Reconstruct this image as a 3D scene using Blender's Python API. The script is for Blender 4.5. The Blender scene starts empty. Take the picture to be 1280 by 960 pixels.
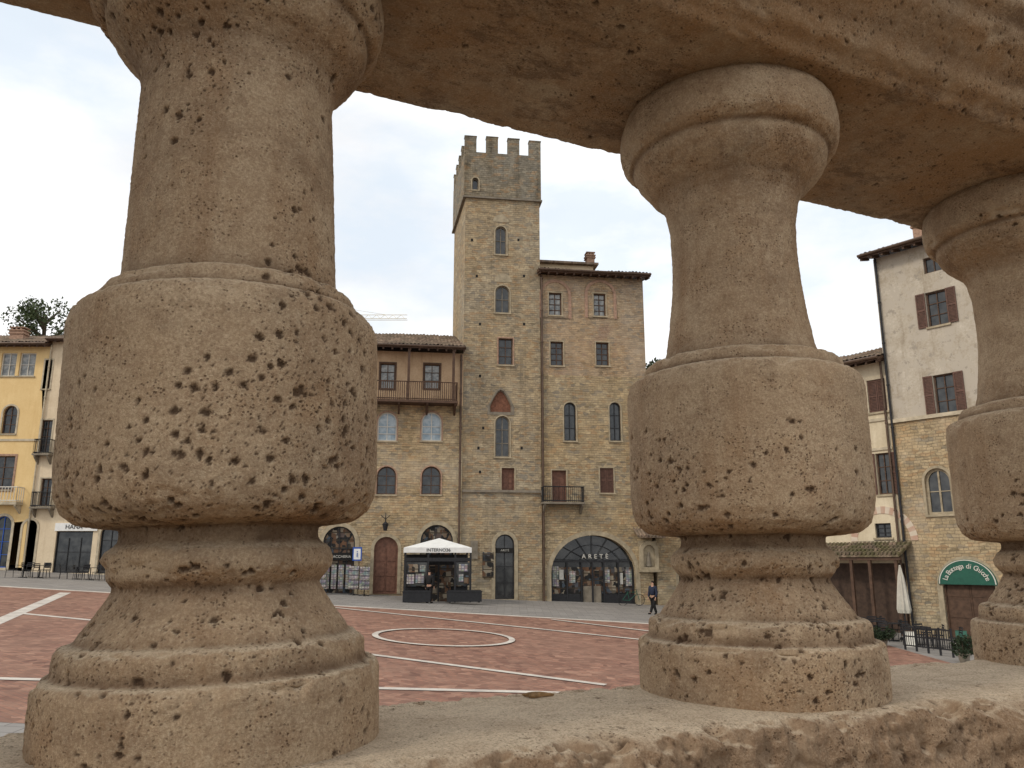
import bpy, math, random
import numpy as np
from mathutils import Vector, Matrix
from mathutils.geometry import tessellate_polygon
random.seed(7)
rng=np.random.default_rng(7)
sc=bpy.context.scene
COL=sc.collection
# ------------------------------------------------------------------ camera survey
FPX=1000.0; TH=math.radians(12.5); S,C=math.sin(TH),math.cos(TH)
def ray(px,py):
    dx=(px-640)/FPX; dy=(480-py)/FPX
    return Vector((dx, C-dy*S, S+dy*C))
GA,GB,GC=-3.55,-0.045,0.025
def gz(x,y): return GA+GB*min(max(x,-46),40)+GC*min(max(y,-10),60)
def gp(px,py):
    d=ray(px,py); t=GA/(d.z-GB*d.x-GC*d.y)
    return d*t
# ------------------------------------------------------------------ materials
class NT:
    def __init__(s,name,rough=0.85,spec=0.3):
        s.m=bpy.data.materials.new(name); s.m.use_nodes=True
        s.t=s.m.node_tree; s.b=s.t.nodes['Principled BSDF']
        s.b.inputs['Roughness'].default_value=rough
        s.b.inputs['Specular IOR Level'].default_value=spec
    def n(s,typ,**kw):
        nd=s.t.nodes.new(typ)
        for k,v in kw.items(): setattr(nd,k,v)
        return nd
    def set(s,inp,v):
        if isinstance(v,bpy.types.NodeSocket): s.t.links.new(v,inp)
        else:
            if isinstance(v,(tuple,list)) and len(v)==3 and inp.type=='RGBA': v=(*v,1)
            inp.default_value=v
    def math(s,op,a,b=None,c=None,clamp=False):
        nd=s.t.nodes.new('ShaderNodeMath'); nd.operation=op; nd.use_clamp=clamp
        s.set(nd.inputs[0],a)
        if b is not None: s.set(nd.inputs[1],b)
        if c is not None: s.set(nd.inputs[2],c)
        return nd.outputs[0]
    def mix(s,f,a,b,blend='MIX'):
        nd=s.t.nodes.new('ShaderNodeMix'); nd.data_type='RGBA'; nd.blend_type=blend
        s.set(nd.inputs[0],f); s.set(nd.inputs[6],a); s.set(nd.inputs[7],b)
        return nd.outputs[2]
    def noise(s,vec,scale,detail=4,rough=0.6):
        nd=s.n('ShaderNodeTexNoise'); s.set(nd.inputs['Vector'],vec)
        nd.inputs['Scale'].default_value=scale; nd.inputs['Detail'].default_value=detail; nd.inputs['Roughness'].default_value=rough
        return nd.outputs['Fac']
    def rng(s,v,a,b,c=0.0,d=1.0):
        nd=s.n('ShaderNodeMapRange'); s.set(nd.inputs[0],v)
        for i,x in enumerate((a,b,c,d)): nd.inputs[i+1].default_value=x
        return nd.outputs[0]
    def co(s): return s.n('ShaderNodeTexCoord').outputs['Object']
    def scaled(s,v,sc_):
        mp=s.n('ShaderNodeMapping'); s.set(mp.inputs[0],v); mp.inputs['Scale'].default_value=sc_; return mp.outputs[0]
    def wallco(s,rot=None):
        o=s.co(); sp=s.n('ShaderNodeSeparateXYZ'); s.set(sp.inputs[0],o)
        cb=s.n('ShaderNodeCombineXYZ'); s.set(cb.inputs[0],s.math('ADD',sp.outputs[0],sp.outputs[1])); s.set(cb.inputs[1],sp.outputs[2])
        return cb.outputs[0],o
    def bump(s,h,strength=0.5,dist=0.02):
        nd=s.n('ShaderNodeBump'); nd.inputs['Strength'].default_value=strength; nd.inputs['Distance'].default_value=dist
        s.set(nd.inputs['Height'],h); s.t.links.new(nd.outputs[0],s.b.inputs['Normal'])
    def out(s,col): s.set(s.b.inputs['Base Color'],col); return s.m

def simple(name,col,rough=0.7,var=0.25,scale=6,bump=0.0,spec=0.3,metal=0.0):
    k=NT(name,rough,spec); o=k.co()
    n=k.noise(o,scale,5)
    dark=tuple(c*(1-var) for c in col); lite=tuple(min(1,c*(1+var)) for c in col)
    c=k.mix(k.rng(n,0.3,0.7),dark,lite)
    k.b.inputs['Metallic'].default_value=metal
    if bump: k.bump(k.noise(o,scale*5,4),bump,0.02)
    return k.out(c)

def stone(name,c1,c2,mortar,bw=0.34,bh=0.15,patch=None,patch_t=0.58,streak=0.3,lite=None):
    k=NT(name,0.92,0.15); v,o=k.wallco()
    w=k.n('ShaderNodeTexNoise'); k.set(w.inputs['Vector'],v); w.inputs['Scale'].default_value=1.3; w.inputs['Detail'].default_value=3
    sub=k.n('ShaderNodeVectorMath',operation='SUBTRACT'); k.set(sub.inputs[0],w.outputs['Color']); sub.inputs[1].default_value=(.5,.5,.5)
    scl=k.n('ShaderNodeVectorMath',operation='SCALE'); k.set(scl.inputs[0],sub.outputs[0]); scl.inputs['Scale'].default_value=0.15
    add=k.n('ShaderNodeVectorMath',operation='ADD'); k.set(add.inputs[0],v); k.set(add.inputs[1],scl.outputs[0])
    def br(a,b,m,bw,bh,ms=0.013):
        x=k.n('ShaderNodeTexBrick'); k.set(x.inputs['Vector'],add.outputs[0])
        x.inputs['Color1'].default_value=(*a,1); x.inputs['Color2'].default_value=(*b,1); x.inputs['Mortar'].default_value=(*m,1)
        x.inputs['Scale'].default_value=1; x.inputs['Mortar Size'].default_value=ms; x.inputs['Mortar Smooth'].default_value=0.4
        x.inputs['Brick Width'].default_value=bw; x.inputs['Row Height'].default_value=bh; x.offset=0.5
        x.squash=0.7; x.squash_frequency=3
        return x
    b=br(c1,c2,mortar,bw,bh)
    vo=k.n('ShaderNodeTexVoronoi'); k.set(vo.inputs['Vector'],k.scaled(add.outputs[0],(1/bw,1/bh,1))); vo.inputs['Scale'].default_value=1.0
    sp=k.n('ShaderNodeSeparateColor'); k.set(sp.inputs[0],vo.outputs['Color'])
    blk=k.mix(sp.outputs[1],tuple(x*0.52 for x in c2),tuple(min(1,x*1.3) for x in c1))
    col=k.mix(k.rng(sp.outputs[0],0.1,1,0,0.7),b.outputs['Color'],blk)
    col=k.mix(k.rng(sp.outputs[2],.80,.92,0,.55),col,(.42,.275,.155)); col=k.mix(k.rng(sp.outputs[2],.16,.08,0,.5),col,(.22,.21,.19))
    col=k.mix(k.math('MULTIPLY',b.outputs['Fac'],.5),col,tuple(x*.62 for x in mortar))
    if lite: col=k.mix(k.rng(k.noise(o,0.35,4),0.5,0.62),col,k.mix(0.4,col,lite))
    col=k.mix(k.rng(k.noise(o,.22,4,.6),.40,.6,0,.6),col,k.mix(1.0,col,(1.12,.98,.78),'MULTIPLY'))
    if patch:
        b2=br(patch,tuple(x*0.6 for x in patch),mortar,0.26,0.085,0.012)
        col=k.mix(k.rng(k.noise(o,0.5,6,0.75),patch_t,patch_t+0.06,0,.7),col,b2.outputs['Color'])
    col=k.mix(k.rng(k.noise(o,0.6,7,0.75),0.40,0.64,0.0,0.55),col,k.mix(1.0,col,(0.64,0.60,0.56),'MULTIPLY'))
    col=k.mix(k.rng(k.noise(k.scaled(v,(1.6,0.12,1)),1.0,6,0.7),0.5,0.72,0.0,streak),col,k.mix(1.0,col,(0.42,0.4,0.38),'MULTIPLY'))
    g=k.noise(o,14,4,0.7)
    col=k.mix(k.rng(g,0.3,0.7,0.0,0.4),col,k.mix(1.0,col,(0.6,0.58,0.56),'MULTIPLY'))
    h=k.math('ADD',k.math('MULTIPLY',b.outputs['Fac'],-1.3),k.math('ADD',g,sp.outputs[2]))
    k.bump(h,0.8,0.03)
    return k.out(col)

def plaster(name,col,stain=(0.5,0.45,0.4),amt=0.5,peel=None):
    k=NT(name,0.9,0.15); v,o=k.wallco()
    c=k.mix(k.rng(k.noise(o,0.8,6,0.7),0.35,0.7,0,amt),col,k.mix(1.0,col,stain,'MULTIPLY'))
    c=k.mix(k.rng(k.noise(k.scaled(v,(2.2,0.15,1)),1.0,6,0.7),0.5,0.75,0.0,amt),c,k.mix(1.0,c,stain,'MULTIPLY'))
    c=k.mix(k.rng(k.noise(o,9,5,0.7),0.4,0.7,0.0,amt*.6),c,k.mix(1.0,c,stain,'MULTIPLY'))
    if peel:
        c=k.mix(k.rng(k.noise(o,0.7,8,0.75),0.49,0.53),c,peel)
        c=k.mix(k.rng(k.noise(o,1.9,8,0.75),0.57,0.6),c,tuple(x*.72 for x in peel))
    k.bump(k.noise(o,12,5),0.25,0.02)
    return k.out(c)

M={}
M['stone']=stone('facade_stone',(.54,.435,.285),(.385,.315,.205),(.39,.33,.24),patch=(.46,.28,.185),patch_t=0.66,lite=(.60,.50,.37))
M['stone_t']=stone('tower_stone',(.50,.415,.285),(.35,.295,.21),(.38,.325,.24),0.32,0.145,patch=(.44,.275,.19),patch_t=0.66,streak=.4)
M['stone_p']=stone('palace_stone',(.54,.435,.28),(.37,.305,.20),(.40,.33,.24),0.33,0.15,patch=(.46,.28,.185),patch_t=0.64)
M['brick_p']=stone('palace_brick',(.53,.41,.28),(.40,.31,.215),(.42,.355,.265),0.3,0.125,patch=(.47,.29,.20),patch_t=0.55,lite=(.54,.44,.34))
M['crown']=stone('crown_stone',(.35,.31,.235),(.21,.19,.15),(.25,.22,.175),0.32,0.15,streak=0.8)
M['dress']=simple('dressed_stone',(.46,.39,.28),0.9,0.28,3,0.3)
M['dress_m']=simple('weathered_dressed_stone',(.34,.28,.19),0.9,0.3,3,0.3)
M['dress_d']=simple('dark_dressed_stone',(.20,.17,.13),0.9,0.3,3,0.3)
M['floorstone']=simple('terrace_stone',(.20,.165,.125),0.9,0.3,3,0.3)
M['brickring']=simple('brick_trim',(.34,.215,.15),0.9,0.3,7,0.3)
M['brickdark']=simple('dark_brick_infill',(.17,.075,.045),0.9,0.35,9,0.3)
M['orange']=plaster('beige_plaster',(.58,.42,.27),(.6,.5,.42),0.6)
M['yellow']=plaster('yellow_plaster',(.76,.56,.28),(.75,.65,.5),0.4)
M['cream']=plaster('cream_plaster',(.72,.60,.43),(.65,.58,.5),0.45)
M['cream2']=plaster('pale_yellow_plaster',(.68,.59,.43),(.6,.55,.47),0.5)
M['white']=plaster('weathered_white_plaster',(.56,.50,.41),(.55,.50,.43),0.8,peel=(.44,.385,.31))
M['wood']=simple('brown_wood',(.085,.048,.03),0.7,0.35,5)
M['wood2']=simple('reddish_wood',(.15,.07,.045),0.6,0.3,5)
M['shopwood']=simple('dark_shop_wood',(.06,.036,.024),0.7,0.4,4)
M['shut']=simple('shutter_paint',(.105,.052,.036),0.6,0.3,8)
M['dark']=simple('dark_metal',(.018,.018,.02),0.5,0.3,8)
M['inner']=simple('dark_interior',(.012,.011,.01),0.8,0.4,2)
M['pipe']=simple('copper_pipe',(.10,.065,.045),0.5,0.3,3,metal=0.3)
M['whitep']=simple('white_fabric',(.74,.73,.70),0.7,0.08,3)
M['beigef']=simple('beige_fabric',(.50,.47,.40),0.8,0.15,3)
M['paint']=simple('white_frame_paint',(.6,.57,.5),0.6,0.1,5)
M['letter']=simple('worn_lettering_paint',(.50,.48,.43),0.6,0.15,5)
M['green']=simple('green_sign_paint',(.018,.09,.06),0.5,0.15,5)
M['blue']=simple('blue_sign_paint',(.02,.08,.35),0.5,0.1,5)
M['skin']=simple('skin',(.45,.26,.18),0.6,0.1,20)
M['navy']=simple('navy_cloth',(.02,.025,.045),0.9,0.3,20)
M['blackcloth']=simple('black_cloth',(.014,.013,.013),0.9,0.3,20)
M['hair']=simple('dark_hair',(.02,.013,.01),0.7,0.3,40)
M['trunk']=simple('bark',(.09,.065,.045),0.95,0.35,8,0.5)
M['yel']=simple('crane_paint',(.66,.60,.46),0.6,0.1,3)
M['leafdry']=simple('dry_brown_chip',(.24,.14,.06),0.9,0.4,120,0.4)
def mk_glass():
    k=NT('window_glass',0.08,0.6); o=k.co()
    c=k.mix(k.rng(k.noise(o,1.5,2),0.35,0.65),(.012,.014,.016),(.06,.062,.06)); return k.out(c)
M['glass']=mk_glass()
def mk_glassb(name,a,b_):
    k=NT(name,0.12,0.6); o=k.co()
    c=k.mix(k.rng(k.noise(o,2.5,3),0.4,0.6),a,b_); return k.out(c)
M['glassb']=mk_glassb('curtained_glass',(.12,.13,.13),(.31,.31,.29))
M['glassblue']=mk_glassb('pale_blue_glass',(.22,.29,.34),(.40,.46,.49))  # glass with a mottled pale blue base colour
def mk_tile(name='roof_tiles',moss=None):
    k=NT(name,0.95,0.1); o=k.co()
    vo=k.n('ShaderNodeTexVoronoi'); k.set(vo.inputs['Vector'],k.scaled(o,(4.5,2.6,0))); vo.inputs['Scale'].default_value=1
    sp=k.n('ShaderNodeSeparateColor'); k.set(sp.inputs[0],vo.outputs['Color'])
    c=k.mix(sp.outputs[0],(.16,.11,.085),(.34,.25,.18))
    c=k.mix(k.rng(k.noise(o,1.5,6,0.7),0.4,0.65,0,0.8),c,(.10,.09,.065))
    if moss: c=k.mix(k.rng(k.noise(o,1.8,6,0.75),0.42,0.56,0,0.7),c,moss)
    return k.out(c)
M['tile']=mk_tile(); M['mosstile']=mk_tile('mossy_roof_tiles',(.10,.10,.04))
def mk_leaf(name,a,b):
    k=NT(name,0.8,0.2); o=k.co()
    return k.out(k.mix(k.rng(k.noise(o,1.2,5,0.8),0.35,0.65),a,b))
M['leaf']=mk_leaf('foliage',(.03,.045,.018),(.10,.125,.055))
M['leaf2']=mk_leaf('dark_shrub_foliage',(.012,.022,.01),(.04,.055,.027))
def mk_cards():
    k=NT('printed_cards',0.5,0.3); v,o=k.wallco()
    b=k.n('ShaderNodeTexBrick'); k.set(b.inputs['Vector'],v); b.offset=0
    b.inputs['Color1'].default_value=(.5,.46,.38,1); b.inputs['Color2'].default_value=(.07,.10,.13,1); b.inputs['Mortar'].default_value=(.03,.03,.03,1)
    b.inputs['Scale'].default_value=1; b.inputs['Mortar Size'].default_value=0.02; b.inputs['Brick Width'].default_value=0.17; b.inputs['Row Height'].default_value=0.14
    vo=k.n('ShaderNodeTexVoronoi'); k.set(vo.inputs['Vector'],v); vo.inputs['Scale'].default_value=6
    hs=k.n('ShaderNodeHueSaturation'); hs.inputs['Saturation'].default_value=.5; k.set(hs.inputs['Color'],vo.outputs['Color'])
    return k.out(k.mix(0.35,b.outputs['Color'],k.mix(0.6,hs.outputs[0],(.22,.18,.15))))
M['cards']=mk_cards()
def mk_display():
    k=NT('shop_display',0.6,0.3); v,o=k.wallco()
    vo=k.n('ShaderNodeTexVoronoi'); vo.distance='CHEBYCHEV'; k.set(vo.inputs['Vector'],k.scaled(v,(4.6,3.6,1))); vo.inputs['Scale'].default_value=1
    sp=k.n('ShaderNodeSeparateColor'); k.set(sp.inputs[0],vo.outputs['Color'])
    c=k.mix(k.rng(sp.outputs[0],.3,.7),(.12,.06,.03),k.mix(k.rng(sp.outputs[1],.4,.6),(.26,.22,.16),(.06,.08,.10)))
    c=k.mix(k.rng(sp.outputs[2],.35,.6),(.012,.011,.010),c)
    sx=k.n('ShaderNodeSeparateXYZ'); k.set(sx.inputs[0],v)
    sh=k.math('FRACT',k.math('MULTIPLY',sx.outputs[1],2.2))
    c=k.mix(k.rng(sh,.86,.88),c,(.05,.035,.02))
    return k.out(c)
M['display']=mk_display()
def mk_voussoir():
    k=NT('striped_arch_stone',0.9,0.15); o=k.co()
    sp=k.n('ShaderNodeSeparateXYZ'); k.set(sp.inputs[0],o)
    a=k.math('ARCTAN2',sp.outputs[2],sp.outputs[0]); s=k.math('SINE',k.math('MULTIPLY',a,22.0))
    c=k.mix(k.rng(s,-0.2,0.2),(.60,.51,.40),(.46,.29,.21))
    return k.out(k.mix(k.rng(k.noise(o,3,5),.4,.65,0,.6),c,(.5,.42,.32)))
M['vous']=mk_voussoir()

# ------------------------------------------------------------------ mesh builder
class MB:
    def __init__(s): s.v=[]; s.f=[]
    def add(s,v,f):
        o=len(s.v); s.v+= [tuple(p) for p in v]; s.f+=[tuple(i+o for i in q) for q in f]
    def box(s,x0,x1,y0,y1,z0,z1):
        s.add([(x0,y0,z0),(x1,y0,z0),(x1,y1,z0),(x0,y1,z0),(x0,y0,z1),(x1,y0,z1),(x1,y1,z1),(x0,y1,z1)],
          [(0,3,2,1),(4,5,6,7),(0,1,5,4),(1,2,6,5),(2,3,7,6),(3,0,4,7)])
    def prism(s,pts,y0,y1):
        n=len(pts)
        s.add([(x,y0,z) for x,z in pts]+[(x,y1,z) for x,z in pts],
          [tuple(range(n)),tuple(range(2*n-1,n-1,-1))]+[(i,i+n,(i+1)%n+n,(i+1)%n) for i in range(n)])
    def ring(s,a,b,y0,y1):
        n=len(a); V=[(x,y0,z) for x,z in a]+[(x,y0,z) for x,z in b]+[(x,y1,z) for x,z in a]+[(x,y1,z) for x,z in b]
        F=[]
        for i in range(n):
            j=(i+1)%n
            F+=[(i,j,n+j,n+i),(i,2*n+i,2*n+j,j),(n+i,n+j,3*n+j,3*n+i)]
        s.add(V,F)
    def tube(s,p0,p1,r0,r1=None,n=8):
        r1=r0 if r1 is None else r1
        p0=Vector(p0);p1=Vector(p1); d=(p1-p0).normalized()
        a=d.orthogonal().normalized(); b=d.cross(a)
        V=[p0+(a*math.cos(t)+b*math.sin(t))*r0 for t in [2*math.pi*i/n for i in range(n)]]+[p1+(a*math.cos(t)+b*math.sin(t))*r1 for t in [2*math.pi*i/n for i in range(n)]]
        s.add(V,[(i,(i+1)%n,n+(i+1)%n,n+i) for i in range(n)]+[tuple(range(n-1,-1,-1)),tuple(range(n,2*n))])
    def obj(s,name,mat,parent=None,loc=(0,0,0),smooth=False):
        me=bpy.data.meshes.new(name); me.from_pydata(s.v,[],s.f); me.update()
        if smooth: me.shade_smooth()
        ob=bpy.data.objects.new(name,me); me.materials.append(mat); COL.objects.link(ob)
        ob.location=loc
        if parent: ob.parent=parent
        return ob
def empty(name,loc,rz,label,cat,group=None,parent=None):
    e=bpy.data.objects.new(name,None); COL.objects.link(e); e.location=loc; e.rotation_euler=(0,0,rz); e.empty_display_size=0.3
    if parent: e.parent=parent
    else:
        e["label"]=label; e["category"]=cat
        if group: e["group"]=group
    return e
def shape(kind,x0,x1,z0,z1,n=13):
    r=(x1-x0)/2; cx=(x0+x1)/2
    if kind=='rect': return [(x0,z0),(x1,z0),(x1,z1),(x0,z1)]
    h={'arch':r,'seg':r*0.4,'pointed':r*1.5}[kind]; zs=z1-h
    P=[(x0,z0),(x1,z0)]
    for i in range(n):
        t=math.pi*i/(n-1); c=math.cos(t)
        z=zs+(h*math.sin(t) if kind!='pointed' else h*(1-abs(c)**1.6))
        P.append((cx+r*c,z))
    return P
def text(s,size,mat,parent,loc,rz=0,name='lettering',ext=0.008,sx=1.0,align='CENTER'):
    cu=bpy.data.curves.new(name,'FONT'); cu.body=s; cu.size=size; cu.align_x=align; cu.align_y='CENTER'; cu.extrude=ext
    cu.space_character=sx
    t=bpy.data.objects.new(name+'_tmp',cu); COL.objects.link(t)
    bpy.context.view_layer.update()
    me=bpy.data.meshes.new_from_object(t.evaluated_get(bpy.context.evaluated_depsgraph_get()))
    bpy.data.objects.remove(t)
    ob=bpy.data.objects.new(name,me); COL.objects.link(ob); me.materials.clear(); me.materials.append(mat)
    ob.rotation_euler=(math.radians(90),0,rz); ob.location=loc
    if parent: ob.parent=parent
    return ob

# ------------------------------------------------------------------ facades
class Fac:
    def __init__(s,X,Y,a):
        s.X,s.Y,s.a=X,Y,math.radians(a); s.u=Vector((math.cos(s.a),math.sin(s.a),0)); s.n=Vector((-math.sin(s.a),math.cos(s.a),0))
    def at(s,px,py,off=0.0):
        d=ray(px,py); P=Vector((s.X,s.Y,0))+s.n*off
        t=P.dot(s.n)/d.dot(s.n); q=d*t
        return (q-P).dot(s.u),q.z
    def w(s,u,y=0): return Vector((s.X,s.Y,0))+s.u*u+s.n*y
class Bld:
    def __init__(s,name,fac,uc,label,cat='building'):
        s.f=fac; s.uc=uc; p=fac.w(uc); s.zb=gz(p.x,p.y)
        s.e=empty(name,(p.x,p.y,s.zb),fac.a,label,cat)
    def at(s,px,py,off=0):
        u,z=s.f.at(px,py,off); return u-s.uc,z-s.zb
    def X(s,px,py,off=0): return s.at(px,py,off)[0]
    def Z(s,px,py,off=0): return s.at(px,py,off)[1]
    def rect(s,px0,px1,py0,py1):
        pm=(py0+py1)/2; pc=(px0+px1)/2
        return s.X(px0,pm),s.X(px1,pm),s.Z(pc,py1),s.Z(pc,py0)
    def wall(s,outline,holes,mat,depth=8,name='wall',rec=0.3,skew=0.0,y0=0.0):
        polys=[outline]+holes
        flat=[p for q in polys for p in q]
        tris=tessellate_polygon([[Vector((x,z,0)) for x,z in q] for q in polys])
        V=[(x,y0,z) for x,z in flat]; F=[tuple(t) for t in tris]
        xm=sum(p[0] for p in outline)/len(outline)
        n=len(outline); o=len(V); V+=[(x+(skew if x<xm else 0),y0+depth,z) for x,z in outline]
        F+=[(i,o+i,o+(i+1)%n,(i+1)%n) for i in range(n)]; F.append(tuple(range(o,o+n)))
        st=n
        for h in holes:
            m=len(h); o=len(V); V+=[(x,y0+rec,z) for x,z in h]
            F+=[(st+i,st+(i+1)%m,o+(i+1)%m,o+i) for i in range(m)]; F.append(tuple(range(o,o+m))); st+=m
        b=MB(); b.add(V,F); return b.obj(name,mat,s.e)
    def win(s,R,kind='rect',frame='wood',glass='glass',nx=2,nz=3,sill='dress_m',surround=None,sw=0.16,shut=None,rec=0.2,name='window',fw=0.07,door=None,y0=0.0):
        x0,x1,z0,z1=R; cx=(x0+x1)/2
        P=[(x-cx,z-z0) for x,z in shape(kind,*R)]
        w=(x1-x0)/2; h=z1-z0
        b=MB(); b.prism(P,rec,rec+0.03)
        if door: g=b.obj('door',M[door],s.e,(cx,y0,z0))
        else: g=b.obj(name,M[glass],s.e,(cx,y0,z0))
        f=MB(); I=[(x-cx,z-z0) for x,z in shape(kind,x0+fw,x1-fw,z0+fw,z1-fw)]
        f.ring(I,P,rec-0.07,rec-0.002)
        if door:
            for i in range(2):
                for j in range(3):
                    a=-w+fw+i*(w-fw)+0.06; hh=(h*0.8-fw)/3
                    f.box(a,a+w-fw-0.12,rec-0.025,rec-0.002,fw+0.08+j*hh,fw+j*hh+hh-0.02)
            f.box(-0.02,0.02,rec-0.03,rec-0.003,fw,h*0.8)
        else:
            top=h-fw*0.5
            for i in range(1,nx):
                x=-w+2*w*i/nx; f.box(x-fw*0.35,x+fw*0.35,rec-0.05,rec-0.003,fw*0.9,top*(1 if abs(x)<0.01 else 0.85))
            for j in range(1,nz):
                z=h*j/nz
                if kind!='rect' and z>h-w*0.9: continue
                f.box(-w+fw*0.9,w-fw*0.9,rec-0.045,rec-0.004,z-0.02,z+0.02)
        f.obj('frame',M[frame],g)
        if sill and not door:
            q=MB(); q.box(-w-0.1,w+0.1,-0.08,rec-0.08,-0.1,-0.003); q.obj('sill',M[sill],g)
        if surround:
            q=MB(); O=[(x-cx,z-z0) for x,z in shape(kind,x0-sw,x1+sw,z0-(sw if not door else 0),z1+sw)]
            q.ring(P,O,-0.035,0.003); q.obj('surround',M[surround],g)
        if shut:
            for sg in (-1,1):
                q=MB(); a,bb=(w+0.02,2*w-0.02) if sg>0 else (-2*w+0.02,-w-0.02)
                if shut=='closed': a,bb=(0.01,w-0.01) if sg>0 else (-w+0.01,-0.01)
                yy=-0.07 if shut=='open' else 0.03
                q.box(a,a+0.06,yy,yy+0.045,0,h); q.box(bb-0.06,bb,yy,yy+0.045,0,h)
                for z in (0,h/2-0.04,h-0.08): q.box(a+0.06,bb-0.06,yy,yy+0.045,z,z+0.08)
                ns=int(h/0.075)
                for i in range(ns):
                    z=0.05+i*(h-0.1)/ns
                    q.add([(a+0.06,yy+0.005,z),(bb-0.06,yy+0.005,z),(bb-0.06,yy+0.035,z+0.06),(a+0.06,yy+0.035,z+0.06)],[(0,1,2,3)])
                q.obj('shutter',M['shut'],g)
        return g
    def hole(s,R,kind='rect'): return shape(kind,*R)
    def roof(s,x0,x1,zE,over,zR,yR,name='roof',mat='tile',back=True):
        b=MB(); per=0.24; nx=int((x1-x0)/per*6); rows=max(3,int((yR+over)/0.4)); V=[];F=[]
        ys=[]
        for r in range(rows):
            ys+= [(r/rows,0.05),((r+0.97)/rows,0.0)]
        ys.append((1.0,0.05))
        rr=random.Random(3)
        jit=[rr.uniform(-0.025,0.025) for _ in range(nx+1)]
        for t,dz in ys:
            y=-over+(yR+over)*t; z=zE+(zR-zE)*t
            for i in range(nx+1):
                x=x0+(x1-x0)*i/nx; ph=(x/per)%1
                V.append((x,y,z+dz+0.07*abs(math.sin(math.pi*ph))+jit[(i//6*7)%(nx+1)]+0.035*math.sin(x*0.8+y)))
        for j in range(len(ys)-1):
            for i in range(nx):
                a=j*(nx+1)+i; F.append((a,a+1,a+nx+2,a+nx+1))
        b.add(V,F)
        r=b.obj(name,M[mat],s.e)
        q=MB(); T=0.16
        yb=yR*2+over if back else yR+0.02
        pr=[(-over,zE-T),(yR,zR-T),(yb,zE-T if back else zR-T),(yb,zE-0.02 if back else zR-0.02),(yR,zR-0.02),(-over,zE-0.02)]
        n=6; q.add([(x0,y,z) for y,z in pr]+[(x1,y,z) for y,z in pr],[tuple(range(n)),tuple(range(2*n-1,n-1,-1))]+[(i,i+n,(i+1)%n+n,(i+1)%n) for i in range(n)])
        k=int((x1-x0)/0.55)
        sl=(zR-zE)/(yR+over)
        for i in range(k+1):
            x=x0+0.06+(x1-x0-0.22)*i/k
            za=zE-T; q.add([(x,-over+0.05,za-0.12),(x+0.1,-over+0.05,za-0.12),(x+0.1,-over+0.05,za+0.01),(x,-over+0.05,za+0.01),
                   (x,0.1,za-0.12+sl*(over+0.05)),(x+0.1,0.1,za-0.12+sl*(over+0.05)),(x+0.1,0.1,za+0.01+sl*over),(x,0.1,za+0.01+sl*over)],
                   [(0,1,2,3),(4,7,6,5),(0,4,5,1),(1,5,6,2),(3,2,6,7),(0,3,7,4)])
        q.obj('eaves',M['wood'],r)
        g=MB(); g.tube((x0,-over-0.07,zE-0.02),(x1,-over-0.07,zE-0.02),0.08); g.obj('gutter',M['pipe'],r)
        return r
    def pipe(s,x,z0,z1,y=-0.1,r=0.055,mat='pipe'):
        b=MB(); b.tube((x,y,z0),(x,y,z1),r)
        z=z0+1
        while z<z1: b.tube((x,y,z),(x,y,z+0.06),r*1.4); z+=2.2
        return b.obj('downpipe',M[mat],s.e)
    def balcony(s,x0,x1,z,h,dep=0.8,mat='dark',slab='dress_d',step=0.12,thick=0.12):
        b=MB(); b.box(x0,x1,-dep,0.0,z-thick,z); g=b.obj('balcony',M[slab],s.e)
        q=MB(); 
        def run(ax,ay,bx,by):
            L=math.hypot(bx-ax,by-ay); n=max(2,int(L/step))
            for i in range(n+1):
                t=i/n; x=ax+(bx-ax)*t; y=ay+(by-ay)*t; q.tube((x,y,z),(x,y,z+h),0.014 if mat=='dark' else 0.026,n=5)
            for zz in (z+0.08,z+h): q.tube((ax,ay,zz),(bx,by,zz),0.035,n=6)
        e=0.05
        run(x0+e,-dep+e,x1-e,-dep+e); run(x0+e,-dep+e,x0+e,-0.01); run(x1-e,-dep+e,x1-e,-0.01)
        q.obj('railing',M[mat],g)
        n=max(2,int((x1-x0)/1.6)+1)
        for i in range(n):
            q=MB()
            x=x0+0.1+(x1-x0-0.3)*i/(n-1)
            q.add([(x,0.0,z-thick),(x+.12,0.0,z-thick),(x,-dep*.9,z-thick),(x+.12,-dep*.9,z-thick),(x,0.0,z-thick-0.6),(x+.12,0.0,z-thick-0.6),(x,-dep*.9,z-thick-0.1),(x+.12,-dep*.9,z-thick-0.1)],
               [(4,5,7,6),(0,4,6,2),(1,3,7,5),(2,6,7,3)])
            q.obj('bracket',M[slab],g)
        return g
    def chimney(s,x,y,z,w=0.8,d=0.6,h=1.4,mat='brickring'):
        b=MB(); b.box(x,x+w,y,y+d,z,z+h); b.box(x-0.08,x+w+0.08,y-0.08,y+d+0.08,z+h*0.78,z+h*0.86)
        b.box(x-0.08,x+w+0.08,y-0.08,y+d+0.08,z+h,z+h+0.08)
        for i in range(3): b.box(x+0.05+i*w*0.33,x+0.05+i*w*0.33+0.12,y,y+d,z+h+0.08,z+h+0.24)
        b.box(x-0.05,x+w+0.05,y-0.05,y+d+0.05,z+h+0.24,z+h+0.3)
        return b.obj('chimney',M[mat],s.e)

FC=Fac(-3.04,50,8); FL=Fac(-35,56,0); FR=Fac(19.15,40,-50.7)

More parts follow.
